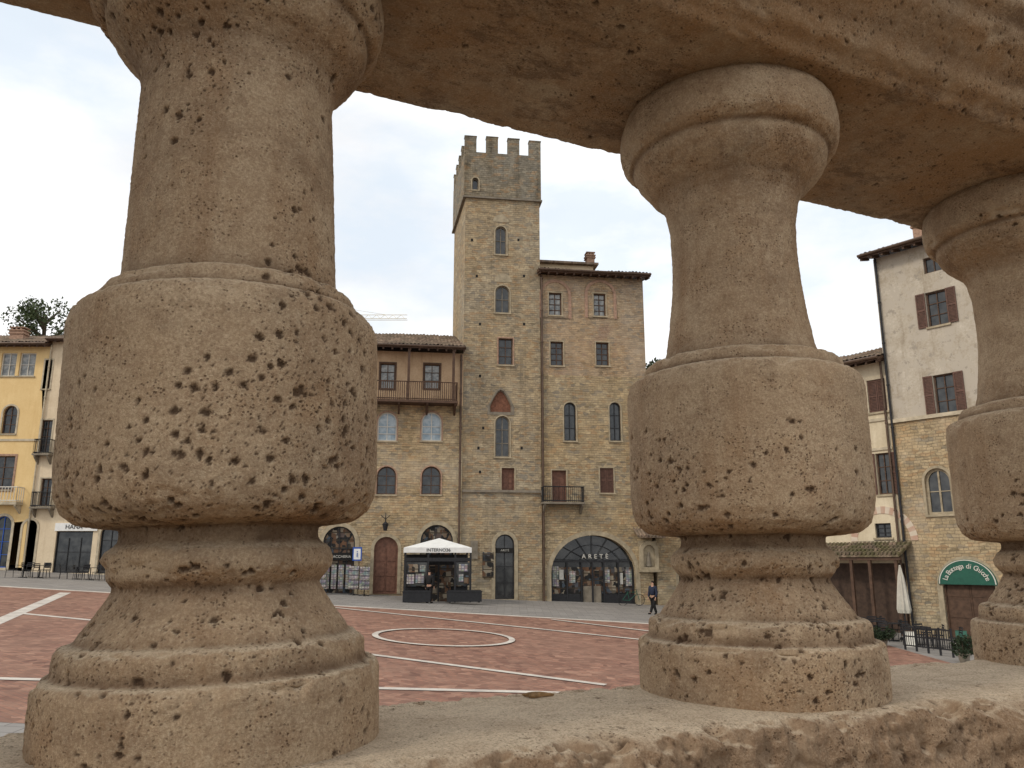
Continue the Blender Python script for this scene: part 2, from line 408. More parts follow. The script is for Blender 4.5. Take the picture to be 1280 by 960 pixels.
# ---- building with wooden balcony
b=Bld('stone_house',FC,-6,'stone townhouse with timber balcony, tiled roof and arched shop doors')
xR=5.98; xL=-9; zf=b.Z(520,506); ze=b.Z(520,440)
H=[]
for R in ((472,496,515,551),(527,552,515,551)):
    r=b.rect(*R); H.append(b.hole(r,'arch')); b.win(r,'arch','paint','glassblue',2,4,surround='brickring',sw=0.08)
for R in ((471,495,583,618),(527,551,583,618)):
    r=b.rect(*R); H.append(b.hole(r,'arch')); b.win(r,'arch','wood','glass',2,3,surround='brickring',sw=0.08)
r=b.rect(403,443,658,735); r=(r[0],r[1],0.02,r[3]); H.append(b.hole(r,'arch')); shopR=r
g=b.win(r,'arch','dark','display',4,3,surround='dress_m',sw=0.25,sill=None)
g["label"]="arched tobacconist shopfront with dark signboard"
cx=(r[0]+r[1])/2
q=MB(); q.box(-(r[1]-r[0])/2+.08,(r[1]-r[0])/2-.08,0.02,0.1,1.95,2.4); sb=q.obj('signboard',M['inner'],g)
text('TABACCHERIA',0.22,M['letter'],sb,(0,0.0,2.17))
for i in range(4):
    q=MB(); q.box(-.8+i*.42,-.5+i*.42,0.05,0.12,0.3,1.7); q.obj('poster_display',M['cards'],g)
r=b.rect(467,497,671,738); r=(r[0],r[1],0.02,r[3]); H.append(b.hole(r,'arch')); b.win(r,'arch','wood2',door='wood2',surround='dress_m',sw=0.2)
r=b.rect(525,566,656,740); r=(r[0],r[1],0.02,r[3]); H.append(b.hole(r,'arch')); b.win(r,'arch','dark','display',3,4,surround='dress_m',sw=0.25,sill=None)
for R in ((420,440,515,551),(420,440,583,618)):
    r=b.rect(*R); r=(r[0]-3.5,r[1]-3.5,r[2],r[3]); H.append(b.hole(r,'arch')); b.win(r,'arch','wood','glass',2,3,surround='brickring',sw=0.13)
b.wall([(xL,-1.5),(xR,-1.5),(xR,zf),(xL,zf)],H,M['stone'],9)
H=[]
for R in ((475,494,454,486),(530,550,455,486)):
    r=b.rect(*R); r=(r[0],r[1],max(r[2],zf+.25),r[3]); H.append(b.hole(r)); b.win(r,'rect','wood','glassb',2,3,sill=None,surround='wood',sw=0.08)
b.wall([(xL,zf+.001),(xR,zf+.001),(xR,ze),(xL,ze)],H,M['orange'],9,'upper_wall')
b.roof(xL-.4,xR+.0,ze+.12,1.15,ze+2.55,5.2)
g=b.balcony(xL+2,b.X(571,490),zf+.12,1.15,1.1,'wood','wood',0.13,0.16)
for px in (511,566): 
    x=b.X(px,470)-.1; q=MB(); q.box(x,x+.16,-1.05,-.9,zf+.12,ze-.05); q.obj('balcony_post',M['wood'],g)
b.pipe(b.X(575,560),0.3,ze-.1,-0.15,0.07)
lx,lz=b.at(482,654); q=MB(); q.tube((lx,0,lz+.1),(lx,-.7,lz+.35),.025); q.tube((lx,-.7,lz+.6),(lx,-.7,lz-.1),.02); 
for i in range(3): q.tube((lx,-.7,lz+.2),(lx+.28*(i-1),-.7-.1*(i-1),lz+.45),.02)
q.tube((lx,-.1,lz-.3),(lx,-.1,lz+.3),.03); lp=q.obj('wall_lantern',M['dark'],b.e)
q=MB(); q.tube((0,-.7,-.38),(0,-.7,.0),.1,.19,6); q.tube((0,-.7,0),(0,-.7,.16),.22,.04,6); q.obj('lantern_lamp',M['dark'],lp,(lx,0,lz-.1))
r=b.rect(441,453,684,701); q=MB(); q.box(-.27,.27,-.5,-.44,-.4,.4); g=q.obj('information_sign',M['blue'],b.e,((r[0]+r[1])/2,0,(r[2]+r[3])/2))
q=MB(); q.box(-.2,.2,-.508,-.502,-.32,.3); q.obj('sign_panel',M['whitep'],g); text('i',.55,M['blue'],g,(0,-.53,-.02)); q=MB(); q.box(-.02,.02,-.44,0.0,.3,.34); q.obj('sign_arm',M['dark'],g)

# ---- tower
b=Bld('stone_tower',FC,2.5,'tall medieval stone tower with battlements and narrow arched windows','tower')
x0=-2.6; x1=2.46; zc=b.Z(625,250); zm=b.Z(625,193); zt=b.Z(625,173)
SK=-0.35; DP=6.0
H=[]
def tw(R,kind,**k):
    r=b.rect(*R); H.append(shape(kind,*r)); return r,b.win(r,kind,**k)
tw((619,633,283,318),'arch',surround='dress_m',sw=.08,nx=2,nz=2,frame='dress_d')
tw((619,637,357,391),'arch',surround='dress_m',sw=.08,nx=2,nz=2,frame='dress_d')
tw((623,641,423,456),'rect',surround='brickring',sw=.08,nx=2,nz=3)
tw((619,637,520,571),'arch',surround='dress_m',sw=.08,nx=2,nz=3,frame='dress_d')
r=b.rect(612,640,487,516); H.append(shape('pointed',*r)); g=b.win(r,'pointed','dress_d','brickdark',1,1,sill=None,surround='dress_d',sw=.14,door=None,rec=.16)
g["label"]="pointed arch filled with dark reddish brick"
tw((627,643,585,614),'rect',door='wood2',surround='dress_m',sw=.08,frame='wood2')
r=b.rect(619,643,668,742); r=(r[0],r[1],.02,r[3]); H.append(shape('arch',*r)); g=b.win(r,'arch','dark','glass',2,4,surround='dress_m',sw=.22,sill=None)
q=MB(); q.box(-.52,.52,-.0,.1,2.75,3.05); s2=q.obj('signboard',M['inner'],g); text('ARETÈ',.16,M['letter'],s2,(0,-.015,2.9),sx=1.2)
b.wall([(x0+.02,-1.5),(x1,-1.5),(x1,zc),(x0+.02,zc)],H,M['stone_t'],DP,skew=SK)
for R in ((616,636,262,277),(618,640,340,352)):
    u0,z0=b.at(R[0],R[3]); u1,_=b.at(R[1],R[3]); rr_=(u1-u0)/2
    q=MB(); q.prism([( (u0+u1)/2+rr_*math.cos(t),z0+rr_*math.sin(t)) for t in [math.pi*i/12 for i in range(13)]],-.02,.005); q.obj('lunette',M['dress_m'],b.e)
for (px,py) in ((590,300),(648,300),(596,345),(655,345),(600,405),(655,405),(600,470),(604,535),(600,590),(598,560),(652,560)):
    u0,z0=b.at(px,py); q=MB(); q.box(u0-.07,u0+.07,-.012,.002,z0-.09,z0+.09); q.obj('putlog_shade_patch',M['inner'],b.e)  # thin dark plates on the wall, painting the shade inside putlog holes
zs=b.Z(625,614); q=MB(); q.box(x0+.03,x1+.02,-.12,.0,zs-.08,zs+.07); q.obj('string_course',M['dress_d'],b.e)
o=.1
r=b.rect(590,598,223,238); Hc=[shape('arch',*r)]; b.win(r,'arch','dress_d','glass',1,1,sill=None,rec=.25,y0=-o,surround='dress_m',sw=.08)
def plan_prism(mb,ex,za,zb_):
    P=[(x0-ex,-ex),(x1+ex,-ex),(x1+ex,DP+ex),(x0+SK-ex,DP+ex)]
    mb.add([(x,y,za) for x,y in P]+[(x,y,zb_) for x,y in P],[(3,2,1,0),(4,5,6,7)]+[(i,(i+1)%4,4+(i+1)%4,4+i) for i in range(4)])
q=MB(); plan_prism(q,.17,zc,zc+.12); q.obj('cornice',M['dress_d'],b.e)
cw=b.wall([(x0-o,zc+.121),(x1+o,zc+.121),(x1+o,zm),(x0-o,zm)],Hc,M['crown'],DP+2*o,'crown',skew=SK,y0=-o)
W=x1-x0+2*o; mw=.80; gap=(W-4*mw)/3
def merlon(xa,xb,ya,yb,hgt):
    q=MB(); q.box(xa,xb,ya,yb,zm+.001,zm+hgt); q.box(xa-.03,xb+.03,ya-.03,yb+.03,zm+hgt,zm+hgt+.06); q.obj('merlon',M['crown'],cw)
for i in range(4):
    xa=x0-o+i*(mw+gap)
    for (ya,yb) in ((-o,.35),(DP+o-.45,DP+o)):
        sk=SK*(ya+o)/DP
        merlon(xa+sk,xa+mw+sk,ya,yb,(zt-zm)+random.uniform(-.12,.03))
for j in range(1,4):
    ya=j*1.4; sk=SK*(ya+o)/DP
    merlon(x0-o+sk,x0-o+sk+.45,ya,ya+.7,zt-zm-.05); merlon(x1+o-.45,x1+o,ya,ya+.7,zt-zm-.05)
r=b.rect(586,607,655,705)
q=MB(); q.box(r[0]+.1,r[0]+.55,-.06,-.003,r[2]+.3,r[2]+1.4); q.obj('wall_tablet',M['dress_d'],b.e)
q=MB(); r=b.rect(603,617,690,722); q.box(r[0],r[1],-.06,-.003,r[2],r[3]); q.obj('notice_board',M['display'],b.e)

# ---- palace
b=Bld('brick_palace',FC,8.4,'stone and brick palace with arched windows and large shopfront arch')
x0=-3.4; x1=b.X(803,345); ze=b.Z(740,346); zmid=b.Z(740,470)
H=[];R1=[]
for R in ((686,702,366,394),(742,757,367,395),(688,704,427,457),(745,761,428,457)):
    r=b.rect(*R); R1.append(shape('rect',*r)); b.win(r,'rect','wood','glassb' if R[2]<400 else 'glass',2,4,surround='dress_m',sw=.07)
for pc in (694,750):
    ua,_=b.at(pc-16,355); ub,_=b.at(pc+16,355); za=b.Z(pc,398); zb2=b.Z(pc,353)
    q=MB(); q.ring(shape('arch',ua,ub,za,zb2),shape('arch',ua-.2,ub+.2,za,zb2+.2),-.05,.002); q.obj('relieving_arch',M['brickring'],b.e)
for R in ((705,720,503,551),(762,776,503,551)):
    r=b.rect(*R); H.append(shape('arch',*r)); b.win(r,'arch','dark','glass',2,3,surround='dress_m',sw=.08)
r=b.rect(690,708,588,628); H.append(shape('rect',*r)); b.win(r,'rect','wood2',door='wood2',surround='dress_m',sw=.08); bz=r[2]
r=b.rect(750,767,585,616); H.append(shape('rect',*r)); b.win(r,'rect','wood','glass',2,3,surround='dress_m',sw=.08,shut='closed')
r=b.rect(688,796,669,750); r=(r[0]+.05,r[1]-.08,.02-.35,r[3]); RA=r
P=[( (r[0]+r[1])/2+(r[1]-r[0])/2*math.cos(t), r[3]-2.35+2.35*math.sin(t)) for t in [math.pi*i/20 for i in range(21)]]
P=[(r[0],r[2]),(r[1],r[2])]+P
H.append(P)
b.wall([(x0,-1.5),(x1,-1.5),(x1,zmid),(x0,zmid)],H,M['stone_p'],9,rec=.6)
b.wall([(x0,zmid+.001),(x1,zmid+.001),(x1,ze),(x0,ze)],R1,M['brick_p'],9,'upper_wall')
cx=(r[0]+r[1])/2; hw=(r[1]-r[0])/2; O=[(cx+(hw+.28)*math.cos(t), r[3]-2.35+2.63*math.sin(t)) for t in [math.pi*i/20 for i in range(21)]]
O=[(r[0]-.28,r[2]),(r[1]+.28,r[2])]+O
q=MB(); q.ring(P,O,-.02,.003); q.obj('arch_surround',M['dress_m'],b.e)
q=MB(); q.prism(P,.52,.55); g=q.obj('shopfront',M['glass'],b.e)
zd=2.45
q=MB(); q.box(r[0]+.1,r[1]-.1,.48,.51,.55,zd-.3); q.obj('window_display',M['display'],g)
q=MB()
q.box(r[0],r[1],.34,.45,zd,zd+.12); q.box(r[0],cx-hw*.29,.36,.46,-.3,.5); q.box(cx+hw*.27,r[1],.36,.46,-.3,.5)
for x in (r[0]+.05,cx-hw*.62,cx-hw*.28,cx+hw*.25,cx+hw*.6,r[1]-.15,cx-.05): q.box(x,x+.1,.33,.41,r[2],zd)
for k in range(1,8):
    t=math.pi*k/8; q.tube((cx+.3*math.cos(t),.38,zd+.1),(cx+(hw-.05)*math.cos(t),.38,r[3]-2.35+2.3*math.sin(t)),.02,n=5)
for kk in (.45,.75):
    pr=None
    for k in range(17):
        t=math.pi*k/16; pnt=(cx+hw*kk*math.cos(t),.38,max(zd+.1,r[3]-2.35+2.35*kk*math.sin(t)))
        if pr: q.tube(pr,pnt,.018,n=5)
        pr=pnt
q.obj('shop_frame',M['dark'],g)
text('ARETÈ',.38,M['paint'],g,(cx+.15,.2,zd+.35),sx=1.8)
for (a,c,z0_,z1_,m) in ((-.97,-.8,1.0,2.2,'cards'),(-.78,-.68,1.4,2.0,'letter'),(-.55,-.4,1.2,1.9,'cards'),(.3,.42,1.2,2.0,'cards'),(.66,.73,1.1,1.8,'letter'),(.8,.95,1.0,2.0,'cards')):
    q=MB(); q.box(cx+hw*a,cx+hw*c,.42,.45,z0_,z1_); q.obj('poster',M[m],g)
q=MB(); q.box(cx-hw*.22,cx+hw*.2,.42,.45,-.2,1.0); q.obj('shop_door_panel',M['dress_d'],g)
b.balcony(b.X(676,630),b.X(728,630),bz-.02,.95,.75)
b.roof(x0-.25,x1+.35,ze+.1,.75,ze+1.0,4.3)
ua=b.X(678,330); ub=b.X(755,330); zz=b.Z(715,330,3)
q=MB(); q.box(ua,ub,3,8,ze+.2,zz-.1); q.obj('attic_block',M['cream'],b.e)
q=MB(); q.box(ua-.2,ub+.3,2.6,8.3,zz-.1,zz+.05); q.obj('attic_roof',M['tile'],b.e)
uc,zc2=b.at(739,328,3); b.chimney(uc-.3,3,zz,.55,.6,.7)
b.pipe(-3.36,0.1,ze-.1,-.12,.07)
zs=b.Z(700,618); q=MB(); q.box(x0+.15,b.X(676,618)-.01,-.12,0,zs-.08,zs+.07); q.obj('string_course',M['dress_d'],b.e)
# shrine
r=b.rect(797,823,676,712)
sh=empty('wall_shrine',b.f.w(b.uc+(r[0]+r[1])/2,-.02)+Vector((0,0,b.zb+r[2])),FC.a,'small stone wall shrine with tiled canopy beside the shop arch','shrine')
w=(r[1]-r[0])/2; h=r[3]-r[2]
q=MB(); q.ring(shape('arch',-w*.55,w*.55,.15,h*.85),shape('arch',-w*.9,w*.9,0,h),-.25,-.05); q.box(-w,w,-.35,-.02,-.15,-.001); q.box(-w*.9,w*.9,-.05,0,0,h); q.obj('shrine_frame',M['dress_m'],sh)
q=MB(); q.tube((0,-.1,.2),(0,-.1,h*.45),.2,.12); q.tube((0,-.1,h*.45),(0,-.1,h*.6),.1,.06); q.obj('statue',M['dress_d'],sh)
q=MB(); q.add([(-w*1.3,-.9,h+.25),(w*1.3,-.9,h+.25),(w*1.3,0,h+.75),(-w*1.3,0,h+.75),(-w*1.3,-.9,h+.17),(w*1.3,-.9,h+.17),(w*1.3,0,h+.67),(-w*1.3,0,h+.67)],[(0,1,2,3),(4,7,6,5),(0,4,5,1),(1,5,6,2),(0,3,7,4)])
for i in range(9):
    x=-w*1.3+i*w*2.6/8; q.tube((x,-.95,h+.27),(x,0,h+.79),.06,n=6)
q.obj('shrine_canopy',M['tile'],sh)
# neighbouring low house
b=Bld('low_stone_house',FC,14.6,'low stone house with arched doorway next to palace')
H=[]; r=(-.9,.6,.02,2.9); H.append(shape('arch',*r)); b.win(r,'arch','wood',door='wood',surround='dress_m',sw=.2)
b.wall([(-2.3,-1.5),(3.2,-1.5),(3.2,8.2),(-2.3,8.2)],H,M['stone'],7,y0=0.0); b.roof(-2.4,3.4,8.3,.6,9.0,3)

# ---- left yellow house
b=Bld('yellow_house',FL,-3,'yellow plastered house with timber eaves and stone balcony')
x1=b.X(47,560); x0=x1-9; ze=b.Z(25,440)
H=[]
for (R,k,kw) in (((1,20,441,470),'rect',dict(frame='paint',glass='glassb',nx=2,nz=2)),((24,44,441,470),'rect',dict(frame='paint',glass='glassb',nx=2,nz=2)),
      ((3,21,507,542),'arch',dict(surround='dress',sw=.12)),((-12,17,570,612),'rect',dict(surround='brickring',sw=.14,nx=2,nz=3)),
      ((-10,12,645,708),'arch',dict(surround='dress',sw=.18,frame='blue',glass='glass',nx=2,nz=4,sill=None)),((26,44,650,712),'arch',dict(surround='dress',sw=.15,door='wood'))):
    r=b.rect(*R); 
    if R[3]>700: r=(r[0],r[1],.02,r[3])
    H.append(shape(k,*r)); b.win(r,k,**kw)
b.wall([(x0,-1.5),(x1,-1.5),(x1,ze+.4),(x0,ze+.4)],H,M['yellow'],8)
b.balcony(b.X(-25,620),b.X(30,620),b.Z(10,628),1.0,.8,'paint','dress',.2,.2)
b.roof(x0-.3,x1+.1,ze+.45,.8,ze+2.3,4)
b.chimney(b.X(2,410),1.0,ze+.8,1.0,.7,1.1)
zz=b.Z(20,550); q=MB(); q.box(x0,x1+.01,-.06,0,zz-.08,zz+.08); q.obj('string_course',M['dress'],b.e)
# ---- left cream house
b=Bld('cream_house',FL,5,'cream plastered house with small iron balconies and a restaurant shopfront')
x0=b.X(47,560)+.003; x1=x0+11; ze=b.Z(60,432)
H=[]
for (R,k,kw) in (((55,64,450,486),'rect',dict(surround='dress',sw=.1,shut='closed')),((50,64,525,566),'rect',dict(surround='dress',sw=.1,nx=2,nz=4,sill=None)),((50,64,598,632),'rect',dict(surround='dress',sw=.1,sill=None)),
      ((68,114,664,712),'rect',dict(frame='dark',nx=3,nz=2,sill=None)),((124,150,655,712),'arch',dict(frame='dark',sill=None,surround='dress'))):
    r=b.rect(*R)
    if R[3]>700: r=(r[0],r[1],.02,r[3])
    H.append(shape(k,*r)); g=b.win(r,k,**kw)
    if R[0]==68:
        q=MB(); w=(r[1]-r[0])/2; hh=r[3]-r[2]; q.box(-w-.1,w+.3,-.1,-.003,hh+.02,hh+.55); s2=q.obj('signboard',M['whitep'],g); text('HANA',.42,M['dark'],s2,(-.05,-.115,hh+.28))
b.wall([(x0,-1.5),(x1,-1.5),(x1,ze+.3),(x0,ze+.3)],H,M['cream'],8)
b.balcony(b.X(38,560)+.5,b.X(68,560),b.Z(50,568),1.0,.6); b.balcony(b.X(34,630)+.5,b.X(70,630),b.Z(50,634),1.0,.6)
b.roof(x0,x1+.3,ze+.35,.7,ze+2.0,4)
b.pipe(x0+.12,.2,ze,-.1,.06,'dress')
# ---- filler house
b=Bld('ochre_house',FL,16,'ochre plastered house with shuttered windows')
x0=FL.at(47,560)[0]+11.003-16; H=[]
for i in range(2):
    for j in range(2):
        r=(x0+1.2+i*3,x0+2.3+i*3,4+j*3.6,5.8+j*3.6); H.append(shape('rect',*r)); b.win(r,'rect',shut='open')
r=(x0+2.4,x0+3.8,-.4,2.6); H.append(shape('arch',*r)); b.win(r,'arch','wood',door='wood')
b.wall([(x0,-1.5),(x0+6,-1.5),(x0+6,12),(x0,12)],H,M['orange'],8); b.roof(x0,x0+6.2,12.1,.6,13.5,4)

# ---- right: pale house G
b=Bld('pale_yellow_house',FR,-5,'pale yellow house with striped stone arch and tiled shop canopy')
x1=4.995; x0=-7; ze=b.Z(1085,455)
H=[]
for (R,k,kw) in (((1085,1108,474,515),'rect',dict(shut='closed',surround='dress',sw=.12)),((1096,1114,566,618),'rect',dict(shut='open')),
    ((1094,1114,654,672),'rect',dict(frame='dark'))):
    r=b.rect(*R); H.append(shape(k,*r)); b.win(r,k,**kw)
    if R[2]<600: 
        r2=(r[0]-4.2,r[1]-4.2,r[2],r[3]); H.append(shape(k,*r2)); b.win(r2,k,**kw)
zc_=b.Z(1095,700); r=(b.X(1048,730),b.X(1080,730),.02,zc_); H.append(shape('rect',*r)); b.win(r,'rect','wood','display',nx=3,nz=3,sill=None)
r=(b.X(1083,730),b.X(1106,730),.02,zc_); H.append(shape('rect',*r)); b.win(r,'rect','wood','display',nx=2,nz=3,sill=None)
r=(b.X(1109,730),b.X(1130,730),.02,zc_); H.append(shape('rect',*r)); b.win(r,'rect','wood','display',nx=2,nz=3,sill=None)
zs=b.Z(1110,704)
b.wall([(x0,-1.5),(x1,-1.5),(x1,zs),(x0,zs)],[h for h in H if max(p[1] for p in h)<zs],M['shopwood'],8,'ground_floor_wall')
b.wall([(x0,zs+.001),(x1,zs+.001),(x1,ze),(x0,ze)],[h for h in H if min(p[1] for p in h)>zs],M['cream2'],8)
b.roof(x0-.3,x1+.1,ze+.1,.8,ze+1.7,4)
ac,az=b.at(1105,676)
n=24; q=MB(); r0,r1=1.35,1.7
q.ring([(r0*math.cos(math.pi*i/n),r0*math.sin(math.pi*i/n)) for i in range(n+1)],[(r1*math.cos(math.pi*i/n),r1*math.sin(math.pi*i/n)) for i in range(n+1)],-.03,.002); q.obj('striped_arch',M['vous'],b.e,(ac,0,az))
for py in (560,523): 
    zz=b.Z(1112,py); q=MB(); q.box(x0,x1,-.07,0,zz-.07,zz+.07); q.obj('string_course',M['dress'],b.e)
q=MB(); xa=b.X(1030,690); xb=b.X(1140,690); za=b.Z(1130,678)
dpth=1.4; zo=za-.6
q.add([(xa,-dpth,zo),(xb,-dpth,zo),(xb,0,za),(xa,0,za),(xa,-dpth,zo-.1),(xb,-dpth,zo-.1),(xb,0,za-.1),(xa,0,za-.1)],[(0,1,2,3),(4,7,6,5),(0,4,5,1),(1,5,6,2),(0,3,7,4)])
k=int((xb-xa)/.2)
for i in range(k+1):
    x=xa+(xb-xa)*i/k
    for j in range(4):
        t0=j/4; t1=(j+1.12)/4; jj=random.uniform(-.015,.02)
        q.tube((x,-dpth*(1-t0)-.05,zo+.04+(za-zo)*t0+.03+jj),(x+jj,-dpth*(1-min(1,t1)),zo+(za-zo)*min(1,t1)+.02),.08,.055,6)
cn=q.obj('tiled_canopy',M['mosstile'],b.e)
for px in (1048,1082,1105,1138):
    x=b.X(px,730); q=MB(); q.box(x-.07,x+.07,-dpth+.1,-dpth+.24,-1,zo-.25); q.obj('canopy_post',M['wood'],cn)
q=MB(); q.box(xa,xb,-dpth+.08,-dpth+.26,zo-.25,zo-.1); q.obj('canopy_beam',M['wood'],cn)
b.pipe(x1-.12,.2,ze,-.12,.06)

# ---- right: tall white house H
b=Bld('tall_plaster_house',FR,3,'tall weathered plaster house with open brown shutters, stone lower floors')
x0=-3; x1=7; ze=b.Z(1100,322); zs=b.Z(1140,524)
Hu=[];Hl=[]
def hw_(R,k,L,**kw):
    r=b.rect(*R); 
    if kw.pop('ground',0): r=(r[0],r[1],.02-.1,r[3])
    L.append(shape(k,*r)); return r,b.win(r,k,**kw)
hw_((1154,1178,320,340),'rect',Hu,frame='wood',nx=2,nz=1,sill=None)
hw_((1158,1184,363,407),'rect',Hu,shut='open',nx=2,nz=3)
hw_((1168,1194,467,517),'rect',Hu,shut='open',nx=2,nz=3)
for dx in (3.4,):
    for R in ((1158,1184,363,407),(1168,1194,467,517)):
        r=b.rect(*R); r=(r[0]+dx,r[1]+dx,r[2],r[3]); Hu.append(shape('rect',*r)); b.win(r,'rect',shut='open')
hw_((1157,1190,585,643),'arch',Hl,frame='dress_m',nx=2,nz=2,surround='dress_m',sw=.12,fw=.12)
r,g=hw_((1180,1246,702,790),'arch',Hl,frame='wood',door='wood',surround='dress_m',sw=.25,ground=1)
w=(r[1]-r[0])/2; hh=r[3]-r[2]; zsp=hh-w
n=20; q=MB(); q.prism([(1.12*w*math.cos(math.pi*i/n),zsp+.1+1.0*w*math.sin(math.pi*i/n)) for i in range(n+1)],-.12,-.04); sg=q.obj('arched_signboard',M['green'],g)
q=MB(); q.ring([(1.05*w*math.cos(math.pi*i/n),zsp+.13+.93*w*math.sin(math.pi*i/n)) for i in range(n+1)],[(1.09*w*math.cos(math.pi*i/n),zsp+.13+.96*w*math.sin(math.pi*i/n)) for i in range(n+1)],-.13,-.125); q.obj('sign_border',M['paint'],sg)
word='La Bottega di Gnicche'; R_=w*.84
tot=math.radians(146)
for i,ch in enumerate(word):
    if ch==' ': continue
    a=math.pi/2+tot/2-tot*i/(len(word)-1)
    t=text(ch,.32,M['paint'],sg,(R_*math.cos(a),-.14,zsp+.13+R_*.84*math.sin(a)),ext=.005)
    t.rotation_euler=(math.radians(90),-(a-math.pi/2),0)
b.wall([(x0,-1.5),(x1,-1.5),(x1,zs),(x0,zs)],Hl,M['stone'],9,'ground_floor_wall')
b.wall([(x0,zs+.001),(x1,zs+.001),(x1,ze),(x0,ze)],Hu,M['white'],9)
q=MB(); q.box(x0-.04,x1,-.12,0,zs-.08,zs+.1); q.obj('string_course',M['dress'],b.e)
b.roof(x0-.4,x1+.3,ze+.1,.8,ze+1.5,4.5)
b.chimney(b.X(1142,300,1.6),1.6,ze+.7,.75,.7,1.3)
b.pipe(x0+.15,.3,ze,-.12,.06,'dark')

# ------------------------------------------------------------------ ground
def structure(ob,label=None): ob["kind"]="structure"; return ob
def mk_paving():
    k=NT('grey_paving',0.85,0.25); o=k.co()
    b=k.n('ShaderNodeTexBrick'); k.set(b.inputs['Vector'],o)
    b.inputs['Color1'].default_value=(.30,.28,.255,1); b.inputs['Color2'].default_value=(.22,.205,.19,1); b.inputs['Mortar'].default_value=(.12,.11,.1,1)
    b.inputs['Scale'].default_value=1; b.inputs['Mortar Size'].default_value=.012; b.inputs['Brick Width'].default_value=.8; b.inputs['Row Height'].default_value=.4
    c=k.mix(k.rng(k.noise(o,.5,6,.7),.35,.7,0,.5),b.outputs['Color'],(.2,.18,.165)); return k.out(c)
def mk_brickfloor():
    k=NT('red_brick_paving',0.85,0.15); o=k.co()
    mp=k.n('ShaderNodeMapping'); k.set(mp.inputs[0],o); mp.inputs['Rotation'].default_value=(0,0,.62)
    b=k.n('ShaderNodeTexBrick'); k.set(b.inputs['Vector'],mp.outputs[0])
    b.inputs['Color1'].default_value=(.33,.165,.11,1); b.inputs['Color2'].default_value=(.22,.105,.075,1); b.inputs['Mortar'].default_value=(.16,.10,.08,1)
    b.inputs['Scale'].default_value=1; b.inputs['Mortar Size'].default_value=.018; b.inputs['Brick Width'].default_value=.36; b.inputs['Row Height'].default_value=.16
    vo=k.n('ShaderNodeTexVoronoi'); k.set(vo.inputs['Vector'],mp.outputs[0]); vo.inputs['Scale'].default_value=3.8
    sp=k.n('ShaderNodeSeparateColor'); k.set(sp.inputs[0],vo.outputs['Color'])
    c=k.mix(k.rng(sp.outputs[0],0,1,0,.8),b.outputs['Color'],k.mix(sp.outputs[1],(.10,.05,.04),(.42,.25,.175)))
    c=k.mix(k.rng(k.noise(o,.22,7,.75),.42,.62,0,.4),c,(.30,.18,.13))
    c=k.mix(k.rng(k.noise(o,1.1,8,.8),.45,.65,0,.5),c,(.14,.078,.058))
    k.bump(b.outputs['Fac'],-.5,.012)
    return k.out(c)
def mk_trav_line():
    k=NT('travertine_strip',0.75,.3); o=k.co()
    return k.out(k.mix(k.rng(k.noise(o,1.5,6,.75),.35,.7),(.62,.57,.5),(.38,.33,.29)))
M['pave']=mk_paving(); M['brickfloor']=mk_brickfloor(); M['line']=mk_trav_line()
xs=[-3000,-46,40,3000]; ys=[-3000,-10,60,3000]
q=MB(); q.add([(x,y,gz(x,y)) for y in ys for x in xs],[(j*4+i,j*4+i+1,j*4+i+5,j*4+i+4) for j in range(3) for i in range(3)])
structure(q.obj('ground',M['pave']))
def sheet(pts,lift,name,mat):
    q=MB(); q.add([(x,y,GA+GB*x+GC*y+lift) for x,y in pts],[tuple(range(len(pts)))]); return structure(q.obj(name,mat))
A=gp(0,733); B=gp(800,779); d=(B-A); d.z=0; d.normalize()
def onl(x): t=(x-A.x)/d.x; return (x,A.y+d.y*t)
yn=gp(0,903).y
PR=onl(15.5); PLf=onl(-45)
sheet([(-45,yn),(15.5,yn),PR,PLf],.004,'piazza_brick_paving',M['brickfloor'])
def strip(p,q2,w,lift=.008,ext=0):
    a=Vector(p[:2]); b_=Vector(q2[:2]); dd=(b_-a).normalized(); a=a-dd*ext; b_=b_+dd*ext; nn=Vector((-dd.y,dd.x))*w/2
    return sheet([tuple(a-nn),tuple(b_-nn),tuple(b_+nn),tuple(a+nn)],lift,'paving_strip',M['line'])
strip(PLf,PR,.45)
strip(gp(-60,802),gp(82,741),.5,.012)
strip(gp(15,766),gp(400,803),.28,.016)
strip(gp(-80,847),gp(745,868),.28,.020)
strip(gp(380,808),gp(757,857),.26,.024)
strip(gp(380,756),gp(800,800),.26,.028)
strip(gp(690,775),gp(1000,812),.26,.032)
c0=gp(555,797); R0=2.45
n=64; q=MB(); V=[]
for r_ in (R0-.1,R0+.12):
    for i in range(n):
        t=2*math.pi*i/n; x=c0.x+r_*math.cos(t); y=c0.y+r_*math.sin(t)*1.0; V.append((x,y,GA+GB*x+GC*y+.040))
q.add(V,[(i,(i+1)%n,n+(i+1)%n,n+i) for i in range(n)]); structure(q.obj('paving_ring',M['line']))

